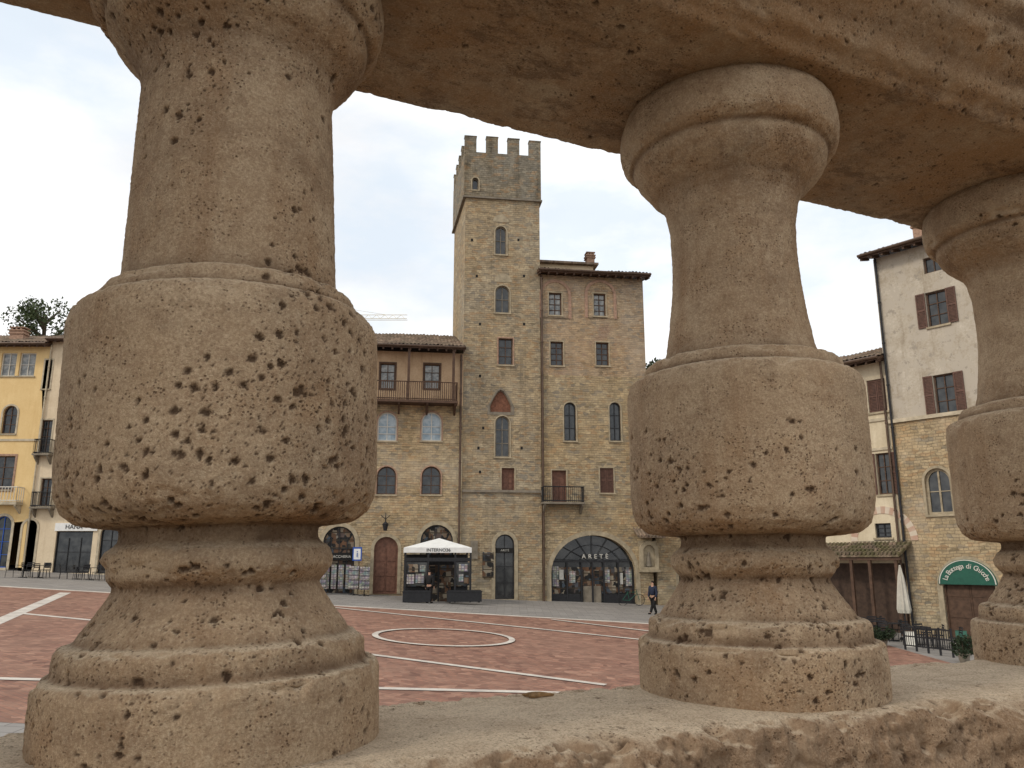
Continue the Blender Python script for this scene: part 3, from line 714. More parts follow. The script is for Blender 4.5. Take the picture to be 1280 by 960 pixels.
# ------------------------------------------------------------------ street things
FX=math.radians(8)
def gpt(px,py): p=gp(px,py); return p
kx=-(640-551)/1000*45.6; ky=46.6
KZ=gz(kx,ky)
pv=empty('cafe_pavilion',(kx,ky,KZ),FX,'black framed outdoor cafe pavilion with white parasol roof','pavilion')
W2=2.0
q=MB(); V=[(-W2-.1,-1.3,2.95),(W2-.35,-1.3,2.95),(W2-.35,1.4,2.95),(-W2-.1,1.4,2.95),(-.1,0,3.5)]
q.add(V,[(0,1,4),(1,2,4),(2,3,4),(3,0,4)]); V2=[(x,y,z-.28) for x,y,z in V[:4]]
q.add(V[:4]+V2,[(0,4,5,1),(1,5,6,2),(2,6,7,3),(3,7,4,0)]); q.obj('parasol_canopy',M['whitep'],pv)
q=MB()
for x in (-W2,-.75,.75,W2-.4):
    for y in (-1.2,1.2): q.box(x-.05,x+.05,y-.05,y+.05,0,2.7)
q.box(-W2,W2-.35,-1.26,-1.2,2.2,2.4); q.tube((-.1,0,0),(-.1,0,3.45),.05)
q.box(-W2,W2-.35,1.2,1.26,0,2.6)
fr=q.obj('frame',M['dark'],pv)
text('INTERNO36',.25,M['dark'],pv,(-.2,-1.312,2.81))
for (a,c) in ((-W2+.06,-.81),(.81,W2-.46)):
    q=MB(); q.box(a,c,-1.22,-1.2,.9,2.15); q.obj('glass_panel',M['glass'],pv)
q=MB(); q.box(-W2+.1,W2-.45,1.0,1.15,.8,2.0); q.obj('back_shelf',M['display'],pv)
q=MB(); q.box(-.6,.6,.1,.5,0,1.05); q.obj('counter',M['display'],pv)
for (a,c,z0_,z1_,m) in ((-1.9,-1.5,1.0,1.5,'cards'),(-1.42,-.95,1.05,1.55,'cards'),(-1.85,-1.3,1.62,2.05,'display'),(-1.2,-.9,1.65,2.0,'cards'),(.95,1.2,1.1,1.5,'cards'),(1.25,1.5,1.0,1.6,'display'),(.95,1.45,1.66,2.05,'cards')):
    q=MB(); q.box(a,c,-1.25,-1.225,z0_,z1_); q.obj('menu_board',M[m],pv)
for (a,c) in ((-W2-.1,-.6),(.3,W2+.2)):
    q=MB(); q.box(a,c,-1.65,-1.3,.05,.62); q.box(a+.05,c-.05,-1.6,-1.35,.62,.66); q.box(a-.02,c+.02,-1.67,-1.28,.55,.6); q.box(a+.1,a+.2,-1.6,-1.35,0,.05); q.box(c-.2,c-.1,-1.6,-1.35,0,.05); q.obj('planter_box',M['dark'],pv)
def rack(px,py,rz=0):
    p=gpt(px,py); e=empty('postcard_stand',p,rz,'freestanding rack full of printed postcards outside shop','postcard stand','postcard stands outside the shop')
    q=MB(); q.tube((0,0,0),(0,0,1.7),.03); 
    for a in range(4): q.tube((0,0,.08),(.3*math.cos(a*1.57),.3*math.sin(a*1.57),0.01),.02)
    q.obj('stand_pole',M['dark'],e)
    q=MB(); q.box(-.28,.28,-.2,.2,.35,1.65)
    for i in range(5): q.box(-.28,.28,-.26,-.2,.4+i*.26,.43+i*.26)
    q.obj('card_panel',M['cards'],e)
for a in ((388,742),(401,743),(442,744),(455,745),(376,742)): rack(*a,rz=FX+random.uniform(-.3,.3))
def chair(p,rz,cloth='dark'):
    e=empty('cafe_chair',p,rz,'dark metal cafe chair on the paving by a cafe table','chair','cafe chairs')
    q=MB(); q.box(-.21,.21,-.21,.21,.43,.46); q.obj('seat',M[cloth],e)
    q=MB(); q.tube((-.2,.2,.45),(-.2,.27,.88),.015,n=5); q.tube((.2,.2,.45),(.2,.27,.88),.015,n=5)
    for z in (.62,.72,.82): q.box(-.2,.2,.235,.255,z,z+.06)
    q.obj('backrest',M[cloth],e)
    for sx in (-1,1):
        for sy in (-1,1):
            q=MB(); q.tube((sx*.18,sy*.18,.43),(sx*.21,sy*.21,0),.014,n=5); q.obj('leg',M['dark'],e)
def table(p,cloth='dark'):
    e=empty('cafe_table',p,0,'small round dark cafe table on the paving','table','cafe tables')
    q=MB(); q.tube((0,0,.72),(0,0,.75),.38,n=18); q.obj('table_top',M[cloth],e)
    q=MB(); q.tube((0,0,0),(0,0,.72),.03); q.tube((0,0,0),(0,0,.03),.25,n=12); q.obj('pedestal',M['dark'],e)
for (px,py) in ((28,722),(48,722),(95,724),(112,725),(1099,798),(1117,801),(1075,793),(1150,806),(1172,810)):
    p=gpt(px,py); table(p)
    for a in (0,2.1,4.2):
        aa=a+random.uniform(-.3,.3); x=p.x+.7*math.sin(aa); y=p.y+.7*math.cos(aa)
        chair(Vector((x,y,gz(x,y))),-aa)
p=gpt(1134,800); e=empty('closed_parasol',p,0,'folded pale cafe parasol on a pole','parasol')
q=MB(); q.tube((0,0,0),(0,0,3.2),.03); q.tube((0,0,0),(0,0,.1),.3,.28,14); q.obj('pole',M['dark'],e)
q=MB(); n=16; L=[(1.15,.26),(1.3,.30),(1.9,.24),(2.7,.14),(3.25,.03)]
V=[(r_*(1 if i%2 else .62)*math.cos(2*math.pi*i/n),r_*(1 if i%2 else .62)*math.sin(2*math.pi*i/n),z) for z,r_ in L for i in range(n)]
q.add(V,[(j*n+i,j*n+(i+1)%n,(j+1)*n+(i+1)%n,(j+1)*n+i) for j in range(len(L)-1) for i in range(n)]); q.obj('folded_canopy',M['beigef'],e)
for (px,py,m) in ((1139,808,'paint'),(1203,806,'green')):
    p=gpt(px,py); e=empty('menu_board',p,-.5,'small standing menu board outside a restaurant','menu board','menu boards')
    q=MB(); q.add([(-.22,-.18,0),(.22,-.18,0),(.22,0,.6),(-.22,0,.6)],[(0,1,2,3)]); q.obj('front_board',M[m],e)
    q=MB(); q.add([(-.22,0.001,.6),(.22,0.001,.6),(-.22,.18,0),(.22,.18,0)],[(0,1,3,2)]); q.obj('back_board',M[m],e)
    q=MB(); q.box(-.24,.24,-.02,.02,.6,.63); q.obj('hinge',M['wood'],e)
p=gpt(789,757); e=empty('bicycle',p,FX,'parked dark bicycle leaning by the shop arch','bicycle')
for x in (-.52,.52):
    q=MB(); pr=None
    for i in range(19):
        t=2*math.pi*i/18; c_=(x+.33*math.cos(t),0,.34+.33*math.sin(t))
        if pr: q.tube(pr,c_,.018,n=5)
        pr=c_
    for i in range(8): t=math.pi*i/4; q.tube((x,0,.34),(x+.32*math.cos(t),0,.34+.32*math.sin(t)),.004,n=3)
    q.obj('wheel',M['dark'],e)
q=MB(); 
for a_,b_ in (((-.52,0,.34),(-.1,0,.3)),((-.1,0,.3),(-.22,0,.85)),((-.22,0,.78),(.36,0,.8)),((-.1,0,.3),(.38,0,.72)),((-.52,0,.34),(-.2,0,.76)),((.52,0,.34),(.34,0,.92))): q.tube(a_,b_,.018,n=6)
q.obj('bicycle_frame',M['green'],e)
q=MB(); q.tube((.34,-.25,.95),(.34,.25,.95),.015); q.obj('handlebar',M['dark'],e); q=MB(); q.box(-.34,-.1,-.06,.06,.86,.91); q.obj('saddle',M['dark'],e)
p0=gpt(1132,812); p1=gpt(1192,822)
d_=(p1-p0); L=d_.length; rz=math.atan2(d_.y,d_.x)
e=empty('low_railing',p0,rz,'low dark metal railing around restaurant terrace','railing')
for i in range(5):
    q=MB(); q.box(i*L/4-.03,i*L/4+.03,-.03,.03,-.1,.95); q.obj('post',M['dark'],e)
q=MB()
for z in (.15,.5,.85): q.box(0,L,-.015,.015,z,z+.05)
for i in range(int(L/.1)): q.tube((i*.1,0,.15),(i*.1,0,.88),.014,n=4)
q.obj('rails',M['dark'],e)

def leaves(mb_n,centers,rad,size,seed):
    r=np.random.default_rng(seed); N=mb_n
    c=centers[r.integers(0,len(centers),N)]
    dirs=r.normal(size=(N,3)); dirs/=np.linalg.norm(dirs,axis=1)[:,None]
    p=c+dirs*(rad*r.random(N)**.45)[:,None]
    a=r.normal(size=(N,3)); a/=np.linalg.norm(a,axis=1)[:,None]; b2=np.cross(a,r.normal(size=(N,3))); b2/=np.linalg.norm(b2,axis=1)[:,None]
    s=(size*(.6+.8*r.random(N)))[:,None]
    V=np.concatenate([p-a*s,p+b2*s*.5,p+a*s,p-b2*s*.5],axis=1).reshape(-1,3)
    F=[(4*i,4*i+1,4*i+2,4*i+3) for i in range(N)]
    m=MB(); m.v=[tuple(v) for v in V]; m.f=F; return m
def tree(loc,h,cr,seed,label,n=9000,size=.16,conic=False):
    r=random.Random(seed); e=empty('tree',loc,0,label,'tree')
    q=MB(); q.tube((0,0,-.5),(0.2,0,h*.5),h*.03,h*.018); q.tube((.2,0,h*.5),(0,.1,h*.93),h*.018,h*.004)
    cs=[]
    for i in range(34):
        a=r.uniform(0,6.28); z=h*r.uniform(.4,.97); rr=cr*r.uniform(.25,1)*(1-((z/h-.6)/.45)**2 if not conic else (1.15-z/h)*1.5)
        rr=max(rr,.2); c=(rr*math.cos(a),rr*math.sin(a),z); cs.append(c); q.tube((.1,0,z-cr*.35),c,h*.008,h*.002,5)
    q.obj('trunk',M['trunk'],e)
    leaves(n,np.array(cs),cr*.26,size,seed).obj('crown',M['leaf'],e)
p=(-42.6,70,gz(-42.6,70)); tree(p,23.8,4.6,1,'sparse green tree rising behind the yellow house roofs',6000,.15)
tree((10.9,60,gz(10,60)),17.6,3.0,3,'leafy green tree behind the palace',7000,.16)
def shrub(px,py,r_,h,seed):
    p=gpt(px,py); e=empty('potted_shrub',p,0,'leafy green shrub in a stone pot beside terrace','shrub','potted shrubs')
    q=MB(); q.tube((0,0,0),(0,0,.3),.15,.2,14); q.tube((0,0,.3),(0,0,.34),.22,.22,14); q.obj('pot',M['dress_d'],e)
    q=MB()
    rr=random.Random(seed); cs=[]
    for i in range(16):
        c=(rr.uniform(-r_,r_)*.9,rr.uniform(-r_,r_)*.9,rr.uniform(.35,h*rr.uniform(.8,1.2))); cs.append(c); q.tube((0,0,.3),c,.02,.006,5)
    q.obj('stems',M['trunk'],e); leaves(1300,np.array(cs),r_*.38,.05,seed).obj('leaves',M['leaf2'],e)
shrub(1206,829,.5,.75,2); shrub(1104,808,.45,.6,4)

# crane
e=empty('tower_crane',(-37.5,150,gz(-37,60)),0,'distant pale tower crane above the roofs','crane')
q=MB(); zt=46.6
for sx in (-.8,.8):
    for sy in (-.8,.8): q.tube((sx,sy,0),(sx,sy,zt),.12,n=4)
for i in range(22): q.tube((-.8,-.8,i*2.1),(.8,-.8,i*2.1+2.1),.07,n=4)
q.obj('mast',M['yel'],e)
q=MB()
for (y,z) in ((-.5,zt),(.5,zt),(0,zt+.9)): q.tube((-9,y,z),(17.0,y,z),.07,n=4)
for i in range(16): 
    x=-9+i*1.6; q.tube((x,-.5,zt),(x+.8,0,zt+.9),.045,n=4); q.tube((x+.8,0,zt+.9),(x+1.6,-.5,zt),.045,n=4)
q.tube((0,0,zt),(0,0,zt+3),.2,.1,4); q.tube((0,0,zt+3),(13,0,zt+.9),.04,n=4)
q.obj('jib',M['yel'],e)

# people
def skinobj(name,pts,edges,rad,mat,parent,sub=1):
    me=bpy.data.meshes.new(name); me.from_pydata(pts,edges,[]); ob=bpy.data.objects.new(name,me); COL.objects.link(ob)
    m=ob.modifiers.new('s','SKIN'); m.use_smooth_shade=True
    sv=me.skin_vertices[0].data
    for i,r_ in enumerate(rad): sv[i].radius=(r_,r_) if not isinstance(r_,tuple) else r_
    sv[0].use_root=True
    ss=ob.modifiers.new('u','SUBSURF'); ss.levels=sub; ss.render_levels=sub
    bpy.context.view_layer.update()
    m2=bpy.data.meshes.new_from_object(ob.evaluated_get(bpy.context.evaluated_depsgraph_get())); bpy.data.objects.remove(ob)
    o=bpy.data.objects.new(name,m2); m2.materials.clear(); m2.materials.append(mat); COL.objects.link(o); o.parent=parent; return o
def person(loc,rz,label,jack,trou,stride=.12):
    e=empty('person',loc,rz,label,'person')
    P=[(0,0,.95),(0,0,1.15),(0,0,1.38),(0,0,1.5),(0,-.01,1.58),(0,-.02,1.68)]; E=[(0,1),(1,2),(2,3),(3,4),(4,5)]; Rr=[(.1,.1),(.08,.08),(.09,.09),(.055,.055),(.07,.08),(.065,.075)]
    J=list(P[:3])+[(0,0,1.49)]; JE=[(0,1),(1,2),(2,3)]; JR=[(.18,.16),(.17,.15),(.2,.15),(.09,.09)]
    T=[(0,0,.97)]; TE=[]; TR=[(.165,.14)]
    for s_ in (-1,1):
        i=len(P); y=stride*s_
        P+=[(s_*.1,0,.88),(s_*.11,-y*.4,.5),(s_*.11,y*.6,.08),(s_*.13,y*.6-.17,.035)]; Rr+=[.07,.05,.035,.03]; E+=[(0,i),(i,i+1),(i+1,i+2),(i+2,i+3)]
        k=len(T); T+=[(s_*.1,0,.86),(s_*.11,-y*.4,.5),(s_*.11,y*.6,.07)]; TR+=[.115,.085,.07]; TE+=[(0,k),(k,k+1),(k+1,k+2)]
        i=len(P); P+=[(s_*.19,0,1.4),(s_*.26,.02,1.12),(s_*.25,-.08,.87),(s_*.25,-.1,.8)]; Rr+=[.05,.038,.028,(.035,.02)]; E+=[(2,i),(i,i+1),(i+1,i+2),(i+2,i+3)]
        hnd=i+3
        for f in range(4):
            k2=len(P); yy=-.13+.022*f; P+=[(s_*.25,yy,.755-.004*abs(f-1)),(s_*.24,yy,.72)]; Rr+=[.009,.008]; E+=[(hnd,k2),(k2,k2+1)]
        k2=len(P); P+=[(s_*.235,-.145,.78),(s_*.23,-.155,.75)]; Rr+=[.01,.009]; E+=[(hnd,k2),(k2,k2+1)]
        k=len(J); J+=[(s_*.2,0,1.41),(s_*.265,.02,1.12),(s_*.25,-.075,.88)]; JR+=[.09,.075,.055]; JE+=[(2,k),(k,k+1),(k+1,k+2)]
    skinobj('body',P,E,Rr,M['skin'],e); skinobj('jacket',J,JE,JR,M[jack],e); skinobj('trousers',T,TE,TR,M[trou],e)
    skinobj('hair',[(0,.03,1.62),(0,.02,1.7),(0,-.03,1.75)],[(0,1),(1,2)],[.07,.085,.06],M['hair'],e)
    for s_ in (-1,1):
        y=stride*s_; skinobj('shoe',[(s_*.115,y*.6+.03,.05),(s_*.12,y*.6-.08,.045),(s_*.13,y*.6-.18,.035)],[(0,1),(1,2)],[.055,.05,.04],M['blackcloth'],e)
    q=MB(); q.tube((0,-.09,1.64),(0,-.115,1.61),.012,.016,6); q.obj('nose',M['skin'],e)
person(gp(817,768),-.9,'person in a dark navy jacket walking on the square','navy','blackcloth',.18)
person(gp(536,754),2.8,'person in black clothes standing beside the cafe pavilion','blackcloth','blackcloth',.05)

# ------------------------------------------------------------------ balustrade
def vnoise(P,seed):
    i=np.floor(P).astype(np.int64); f=P-i; f=f*f*(3-2*f)
    def h(x,y,z):
        n=(x*374761393+y*668265263+z*1911520717+seed*1274126177)&0xffffffff
        n=((n^(n>>13))*1274126177)&0xffffffff; n=((n^(n>>16))*2246822519)&0xffffffff
        return ((n^(n>>15))&0xffffff)/float(0xffffff)*2-1
    x,y,z=i[...,0],i[...,1],i[...,2]; fx,fy,fz=f[...,0],f[...,1],f[...,2]
    def L(a,b,t): return a+(b-a)*t
    return L(L(L(h(x,y,z),h(x+1,y,z),fx),L(h(x,y+1,z),h(x+1,y+1,z),fx),fy),L(L(h(x,y,z+1),h(x+1,y,z+1),fx),L(h(x,y+1,z+1),h(x+1,y+1,z+1),fx),fy),fz)
def fbm(P,scale,seed,octv=3):
    s=0;a=1;t=0
    for o in range(octv): s=s+a*vnoise(P*scale*(2.03**o)+o*17.3,seed+o); t+=a; a*=.5
    return s/t
def weather(P,Nm,edge,seed,wrap,npits,rough=1.0,chip=1.0,dens=None,crumb=None,rmax=.0017):
    n0,n1=P.shape[:2]
    D=fbm(P,6,seed)*.0014*rough+fbm(P,24,seed+5)*.0007*rough+fbm(P,95,seed+9,2)*.0004+fbm(P,300,seed+13,2)*.0006
    if crumb is not None:
        cb=fbm(P,18,seed+60,5); cb2=np.abs(fbm(P,100,seed+70,3))
        D=D+crumb*(cb*.017-cb2*.006)
    ch=np.clip(fbm(P,24,seed+20)-.15,0,1)*edge*.022*chip+np.clip(fbm(P,80,seed+30)-.1,0,1)*edge*.008*chip
    D=D-ch
    pit=np.zeros((n0,n1)); depth=np.zeros((n0,n1))
    r=np.random.default_rng(seed)
    mask=fbm(P,6,seed+40,5)
    d0=np.median(np.linalg.norm(P[1:]-P[:-1],axis=2)); d1=np.median(np.linalg.norm(P[:,1:]-P[:,:-1],axis=2))
    wob=fbm(P,420,seed+50,2)
    cnt=0; tries=0
    while cnt<npits and tries<npits*10:
        tries+=1
        i=r.integers(3,n0-3); j=r.integers(0,n1) if wrap else r.integers(3,n1-3)
        dn=1.0 if dens is None else dens[i]
        if mask[i,j]*1.2+.3+ (dn-1)*.8<r.random()*.9: continue
        cnt+=1
        R=.0005+rmax*r.random()**5.0
        if r.random()<.01: R*=1.5
        el=r.uniform(.85,1.35)
        a=int(R*2.0/d0)+2; b_=int(R*2.0*1.4/d1)+2
        I=np.arange(max(0,i-a),min(n0,i+a+1)); J=np.arange(j-b_,j+b_+1)
        J=J%n1 if wrap else J[(J>=0)&(J<n1)]
        ix=np.ix_(I,J); v=P[ix]-P[i,j]
        dd=np.sqrt((v[...,0]**2+v[...,1]**2)/el**2+v[...,2]**2)/R
        dd=dd*(1+.8*wob[ix])
        k=np.clip((1.25-dd)/.4,0,1)
        pit[ix]=np.maximum(pit[ix],k); depth[ix]=np.maximum(depth[ix],k*min(R*1.2,.0024))
    D=D-depth
    return P+Nm*D[...,None],pit,ch
def gridmesh(P,wrap,attrs,name):
    n0,n1=P.shape[:2]
    me=bpy.data.meshes.new(name); me.vertices.add(n0*n1); me.vertices.foreach_set('co',P.reshape(-1).astype(np.float32))
    I=np.arange(n0-1)[:,None]; J=np.arange(n1 if wrap else n1-1)[None,:]; J2=(J+1)%n1
    q=np.stack([I*n1+J,I*n1+J2,(I+1)*n1+J2,(I+1)*n1+J],axis=-1).reshape(-1,4)
    nf=len(q); me.loops.add(nf*4); me.loops.foreach_set('vertex_index',q.reshape(-1).astype(np.int32)); me.polygons.add(nf)
    me.polygons.foreach_set('loop_start',(np.arange(nf)*4).astype(np.int32))
    me.update(calc_edges=True)
    for k,v in attrs.items():
        at=me.attributes.new(k,'FLOAT','POINT'); at.data.foreach_set('value',v.reshape(-1).astype(np.float32))
    me.shade_smooth(); return me
def resample(prof,ds):
    p=np.array(prof,float); L=np.r_[0,np.cumsum(np.linalg.norm(np.diff(p,axis=0),axis=1))]
    n=int(L[-1]/ds)+1; t=np.linspace(0,L[-1],n); return np.stack([np.interp(t,L,p[:,0]),np.interp(t,L,p[:,1])],axis=1)
def smooth(p,k):
    q=p.copy()
    for _ in range(k): q[1:-1]=(q[:-2]+2*q[1:-1]+q[2:])/4
    return q
def profgrid(prof,ds,sm=5):
    r=resample(prof,ds); s=smooth(r,sm); s2=smooth(r,70)
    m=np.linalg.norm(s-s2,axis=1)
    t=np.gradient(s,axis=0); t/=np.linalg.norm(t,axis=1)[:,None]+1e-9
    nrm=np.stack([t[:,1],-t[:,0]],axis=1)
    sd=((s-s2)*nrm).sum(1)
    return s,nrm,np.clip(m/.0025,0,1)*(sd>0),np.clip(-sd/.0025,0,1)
def mk_travertine(name,base,lite,dark,stain,stain_amt,top,topamt):
    k=NT(name,0.9,0.15); o=k.co()
    c=k.mix(k.rng(k.noise(o,9,6,.7),.32,.68),base,lite)
    c=k.mix(k.rng(k.noise(k.scaled(o,(9,9,45)),1,6,.7),.45,.75,0,.4),c,dark)
    c=k.mix(k.rng(k.noise(o,34,8,.85),.49,.66,0,.6),c,dark)
    c=k.mix(k.rng(k.noise(k.scaled(o,(24,24,3.2)),1,6,.75),.50,.70,0,.55),c,k.mix(.45,dark,stain))
    c=k.mix(k.rng(k.noise(o,5,7,.8),.49,.64,0,.6),c,(.22,.145,.09))
    c=k.mix(k.rng(k.noise(o,13,6,.75),.53,.72,0,.4),c,stain)
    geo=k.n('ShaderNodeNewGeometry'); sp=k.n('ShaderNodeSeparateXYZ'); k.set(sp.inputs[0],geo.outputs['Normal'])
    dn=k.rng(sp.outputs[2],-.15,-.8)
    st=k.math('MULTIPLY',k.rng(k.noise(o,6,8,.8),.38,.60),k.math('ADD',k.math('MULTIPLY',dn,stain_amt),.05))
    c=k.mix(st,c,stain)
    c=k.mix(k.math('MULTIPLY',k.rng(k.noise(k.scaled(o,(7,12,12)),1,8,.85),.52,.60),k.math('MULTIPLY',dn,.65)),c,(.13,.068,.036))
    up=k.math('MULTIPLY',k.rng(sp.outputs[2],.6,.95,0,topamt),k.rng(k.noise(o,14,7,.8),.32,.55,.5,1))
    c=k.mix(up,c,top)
    gr=k.noise(o,420,3,.8)
    c=k.mix(k.rng(gr,.42,.64,0,.48),c,dark); c=k.mix(k.rng(gr,.48,.28,0,.36),c,k.mix(.5,lite,(.80,.67,.5)))
    g2=k.noise(o,130,5,.8); c=k.mix(k.rng(g2,.54,.66,0,.4),c,dark)
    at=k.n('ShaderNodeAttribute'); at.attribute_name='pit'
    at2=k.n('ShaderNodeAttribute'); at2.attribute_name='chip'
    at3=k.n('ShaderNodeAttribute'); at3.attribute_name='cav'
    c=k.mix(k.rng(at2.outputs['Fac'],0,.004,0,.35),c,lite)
    c=k.mix(k.math('MULTIPLY',k.math('MULTIPLY',at3.outputs['Fac'],.75),k.rng(k.noise(o,20,5,.7),.35,.6,.35,1)),c,(.14,.08,.045))  # concave mouldings browned: dirt plus occlusion shade painted into the colour
    c=k.mix(k.math('MULTIPLY',at.outputs['Fac'],.85),c,(.08,.044,.026))  # pits darkened: staining and occlusion shade both put into the colour
    vo=k.n('ShaderNodeTexVoronoi'); k.set(vo.inputs['Vector'],o); vo.inputs['Scale'].default_value=300
    pm=k.math('MULTIPLY',k.rng(vo.outputs['Distance'],.34,.14),k.rng(k.noise(o,26,5,.8),.45,.58))
    c=k.mix(k.math('MULTIPLY',pm,.75),c,(.12,.07,.04))
    h=k.math('ADD',k.math('MULTIPLY',k.noise(o,340,5,.85),1.7),k.math('MULTIPLY',k.noise(o,90,5,.75),.6))
    h=k.math('SUBTRACT',h,pm)
    k.bump(h,.95,.0022)
    return k.out(c)
TR=mk_travertine('weathered_travertine',(.52,.365,.225),(.69,.53,.355),(.29,.18,.105),(.44,.235,.10),.85,(.78,.64,.46),.8)
TR2=mk_travertine('rough_travertine',(.36,.235,.14),(.50,.355,.23),(.20,.12,.07),(.32,.17,.08),.8,(.80,.655,.475),.96)

ub=Vector((.534,.25,0)).normalized(); rzb=math.atan2(ub.y,ub.x)
B1=Vector((-.255,.70,0)); B2=Vector((.279,.95,0)); SP=(B2-B1).length
bal=empty('stone_balustrade',(B1.x,B1.y,-.75),rzb,'pitted weathered travertine balustrade with turned balusters','balustrade')
lowp=[(.134,-.147),(.1345,-.092),(.1320,-.085),(.1235,-.0835),(.1215,-.081),(.1215,-.067),(.1180,-.062),(.1080,-.060),(.1050,-.054),(.0945,-.040),(.0870,-.028),(.0820,-.019),(.0870,-.0135),(.0930,-.006),(.0940,.002),(.0905,.010),(.0840,.014),(.0805,.018),(.0805,.028)]
bulb=lambda f:[(.102*f,.0295),(.119*f,.032),(.1305*f,.041),(.1360*f,.055),(.1375*f,.073),(.1375*f,.196),(.1345*f,.208),(.127*f,.213),(.1175*f,.2145),(.1165*f,.2265),(.112*f,.231)]
topp=[(.099,.462),(.110,.472),(.118,.484),(.1205,.492),(.1205,.498),(.1285,.501),(.1345,.508),(.137,.520),(.1375,.538),(.135,.553),(.129,.562)]
profA=lowp+bulb(.957)+[(.094,.233),(.0925,.25),(.0915,.29),(.0895,.34),(.088,.39),(.0865,.43),(.090,.449)]+topp
profB=lowp+bulb(1.0)+[(.093,.234),(.0875,.25),(.082,.285),(.077,.33),(.0755,.37),(.0765,.41),(.082,.440),(.089,.453)]+topp
def mk_baluster(prof,seed):
    s,nr,edge,cav=profgrid(prof,.00155,4)
    n1=560; th=np.linspace(0,2*np.pi,n1,endpoint=False)
    r=s[:,0][:,None]; z=s[:,1][:,None]
    P=np.stack([r*np.cos(th),r*np.sin(th),z+0*th],axis=-1)
    N=np.stack([nr[:,0][:,None]*np.cos(th),nr[:,0][:,None]*np.sin(th),nr[:,1][:,None]+0*th],axis=-1)
    zz=s[:,1]; dens=np.where((zz>.025)&(zz<.15),1.2,np.where(zz<.0,1.0,.6))
    P2,pit,ch=weather(P+seed*3.1,N,edge[:,None]+0*th,seed,True,3600,.8,.8,dens,None,.0024)
    P2=P2-seed*3.1
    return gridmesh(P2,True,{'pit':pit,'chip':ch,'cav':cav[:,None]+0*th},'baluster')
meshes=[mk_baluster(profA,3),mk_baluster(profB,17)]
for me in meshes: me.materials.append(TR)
for (mi,ro,k,dx,tilt) in ((0,.3,0,.006,-.034),(1,1.2,1,0,0),(1,2.8,2,0,0),(0,4.1,3,0,0),(1,3.2,-1,0,0)):
    o=bpy.data.objects.new('baluster',meshes[mi]); COL.objects.link(o); o.parent=bal; o.location=(SP*k+dx,0,.75)
    o.rotation_euler=(0,0,ro)
    if tilt: o.rotation_euler=(Matrix.Rotation(tilt,3,'Y')@Matrix.Rotation(ro,3,'Z')).to_euler()
def sweep(prof,s0,s1,ds,dp,seed,npits,rough,chip,name,mat,sm=5,crumbf=None,rmax=.002):
    s,nr,edge,cav=profgrid(prof,dp,sm)
    L=np.arange(s0,s1,ds)
    P=np.stack([L[:,None]+0*s[:,0],0*L[:,None]+s[:,0],0*L[:,None]+s[:,1]],axis=-1)
    N=np.stack([0*L[:,None]+0*s[:,0],0*L[:,None]+nr[:,0],0*L[:,None]+nr[:,1]],axis=-1)
    cr=None
    if crumbf is not None: cr=crumbf(s)[None,:]+0*L[:,None]
    P2,pit,ch=weather(P+5.0,N,edge[None,:]+0*L[:,None],seed,False,npits,rough,chip,None,cr,rmax)
    P2-=5.0
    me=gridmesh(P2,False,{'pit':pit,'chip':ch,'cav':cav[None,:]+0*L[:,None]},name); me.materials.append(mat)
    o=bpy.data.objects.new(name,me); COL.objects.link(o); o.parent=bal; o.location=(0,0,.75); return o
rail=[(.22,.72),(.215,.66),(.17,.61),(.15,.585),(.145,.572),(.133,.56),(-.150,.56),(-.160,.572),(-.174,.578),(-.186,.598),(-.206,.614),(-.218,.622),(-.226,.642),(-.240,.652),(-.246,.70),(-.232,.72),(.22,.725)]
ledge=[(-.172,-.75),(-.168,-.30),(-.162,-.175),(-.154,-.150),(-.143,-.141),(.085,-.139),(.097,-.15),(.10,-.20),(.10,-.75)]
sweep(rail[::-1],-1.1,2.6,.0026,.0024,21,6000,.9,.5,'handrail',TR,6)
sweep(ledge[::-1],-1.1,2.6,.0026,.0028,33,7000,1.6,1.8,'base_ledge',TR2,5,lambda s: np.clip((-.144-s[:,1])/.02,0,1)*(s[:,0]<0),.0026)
e=empty('stone_chip',(.026,.893,-.139),.25,'small loose brown chip lying on the ledge top','stone chip')
r_=random.Random(5); q=MB(); V=[];n=14
for j,(z,s_) in enumerate(((0,.9),(.002,1.0),(.004,.6),(.005,.2))):
    for i in range(n):
        t=2*math.pi*i/n; rr=s_*(.8+.35*math.sin(t*3+1)+r_.uniform(-.1,.1)); V.append((.018*rr*math.cos(t),.008*rr*math.sin(t),z))
q.add(V,[(j*n+i,j*n+(i+1)%n,(j+1)*n+(i+1)%n,(j+1)*n+i) for j in range(3) for i in range(n)]+[tuple(range(3*n,4*n)),tuple(range(n-1,-1,-1))]); q.obj('chip',M['leafdry'],e)
q=MB(); q.box(-7,9,-4.5,.09,-6.5,-.76)
t=q.obj('terrace',M['floorstone']); t.location=(B1.x,B1.y,0); t.rotation_euler=(0,0,rzb); structure(t)

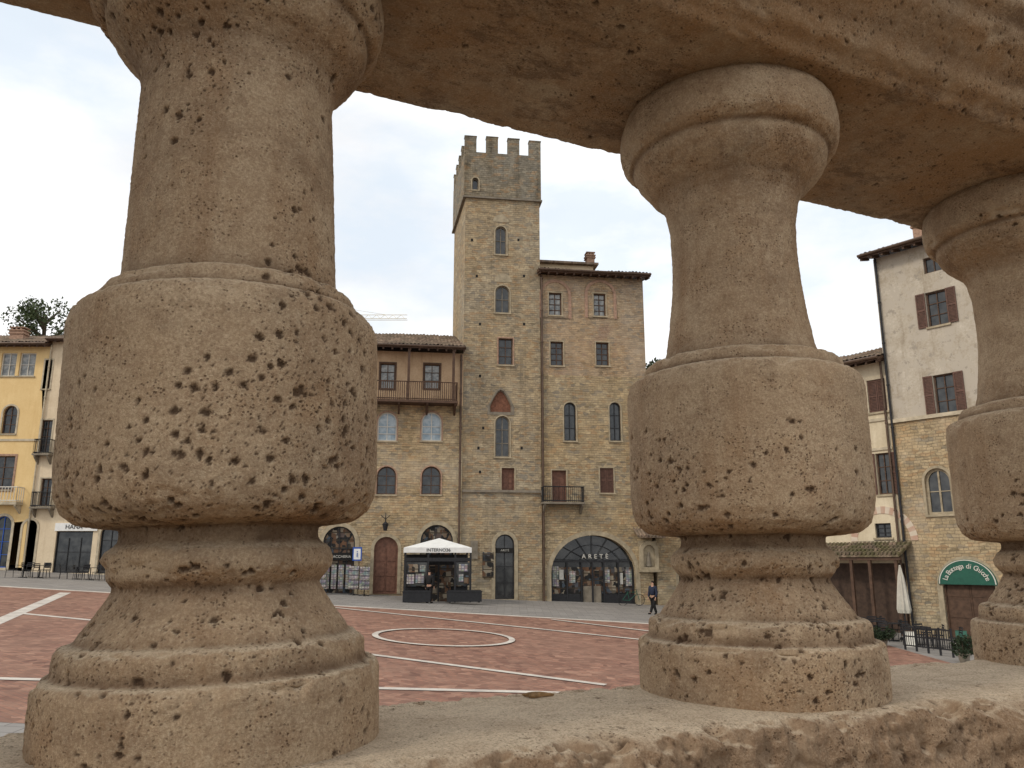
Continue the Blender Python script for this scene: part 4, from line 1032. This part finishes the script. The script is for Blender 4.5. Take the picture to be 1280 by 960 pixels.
# ------------------------------------------------------------------ light
sv=Vector((-.64,-.44,.63)).normalized()
w=bpy.data.worlds.new("World"); sc.world=w; w.use_nodes=True
nt=w.node_tree; bg=nt.nodes['Background']; bg.inputs['Strength'].default_value=.1
sky=nt.nodes.new('ShaderNodeTexSky'); sky.sky_type='NISHITA'; sky.sun_disc=False; sky.sun_elevation=math.asin(sv.z); sky.sun_rotation=math.atan2(sv.x,sv.y)
tc=nt.nodes.new('ShaderNodeTexCoord'); mp=nt.nodes.new('ShaderNodeMapping'); mp.inputs['Scale'].default_value=(1,1,2.2); mp.inputs['Location'].default_value=(.35,.2,.1); nt.links.new(tc.outputs['Generated'],mp.inputs[0])
no=nt.nodes.new('ShaderNodeTexNoise'); no.inputs['Scale'].default_value=3.2; no.inputs['Detail'].default_value=8; no.inputs['Roughness'].default_value=.55; nt.links.new(mp.outputs[0],no.inputs[0])
mr=nt.nodes.new('ShaderNodeMapRange'); mr.inputs[1].default_value=.38; mr.inputs[2].default_value=.52; mr.inputs[3].default_value=.35; nt.links.new(no.outputs[0],mr.inputs[0])
no2=nt.nodes.new('ShaderNodeTexNoise'); no2.inputs['Scale'].default_value=2.6; no2.inputs['Detail'].default_value=6; no2.inputs['Roughness'].default_value=.45; nt.links.new(mp.outputs[0],no2.inputs[0])
cr=nt.nodes.new('ShaderNodeMix'); cr.data_type='RGBA'; cr.inputs[6].default_value=(9.3,9.5,9.8,1); cr.inputs[7].default_value=(12.0,12.0,12.0,1)
mr2=nt.nodes.new('ShaderNodeMapRange'); mr2.inputs[1].default_value=.36; mr2.inputs[2].default_value=.52; nt.links.new(no2.outputs[0],mr2.inputs[0]); nt.links.new(mr2.outputs[0],cr.inputs[0])
# clear sky seen through thin bright haze between the clouds
hz=nt.nodes.new('ShaderNodeMix'); hz.data_type='RGBA'; hz.inputs[0].default_value=.82; hz.inputs[7].default_value=(8.6,9.9,11.2,1); nt.links.new(sky.outputs[0],hz.inputs[6])
mx=nt.nodes.new('ShaderNodeMix'); mx.data_type='RGBA'; nt.links.new(mr.outputs[0],mx.inputs[0]); nt.links.new(hz.outputs[2],mx.inputs[6]); nt.links.new(cr.outputs[2],mx.inputs[7]); nt.links.new(mx.outputs[2],bg.inputs['Color'])
sl=bpy.data.lights.new('sun','SUN'); sl.energy=1.5; sl.angle=math.radians(10); sl.color=(1,.92,.80)
so=bpy.data.objects.new('sun',sl); COL.objects.link(so); so.rotation_euler=(-sv).to_track_quat('-Z','Y').to_euler(); so.location=(0,0,30)
cam=bpy.data.cameras.new('camera'); cam.sensor_width=36; cam.lens=FPX/1280*36; cam.clip_start=.02; cam.clip_end=6000
co=bpy.data.objects.new('camera',cam); COL.objects.link(co); co.location=(0,0,0); co.rotation_euler=(math.radians(90)+TH,0,0)
sc.camera=co
sc.view_settings.view_transform='Standard'; sc.view_settings.look='None'; sc.view_settings.exposure=0
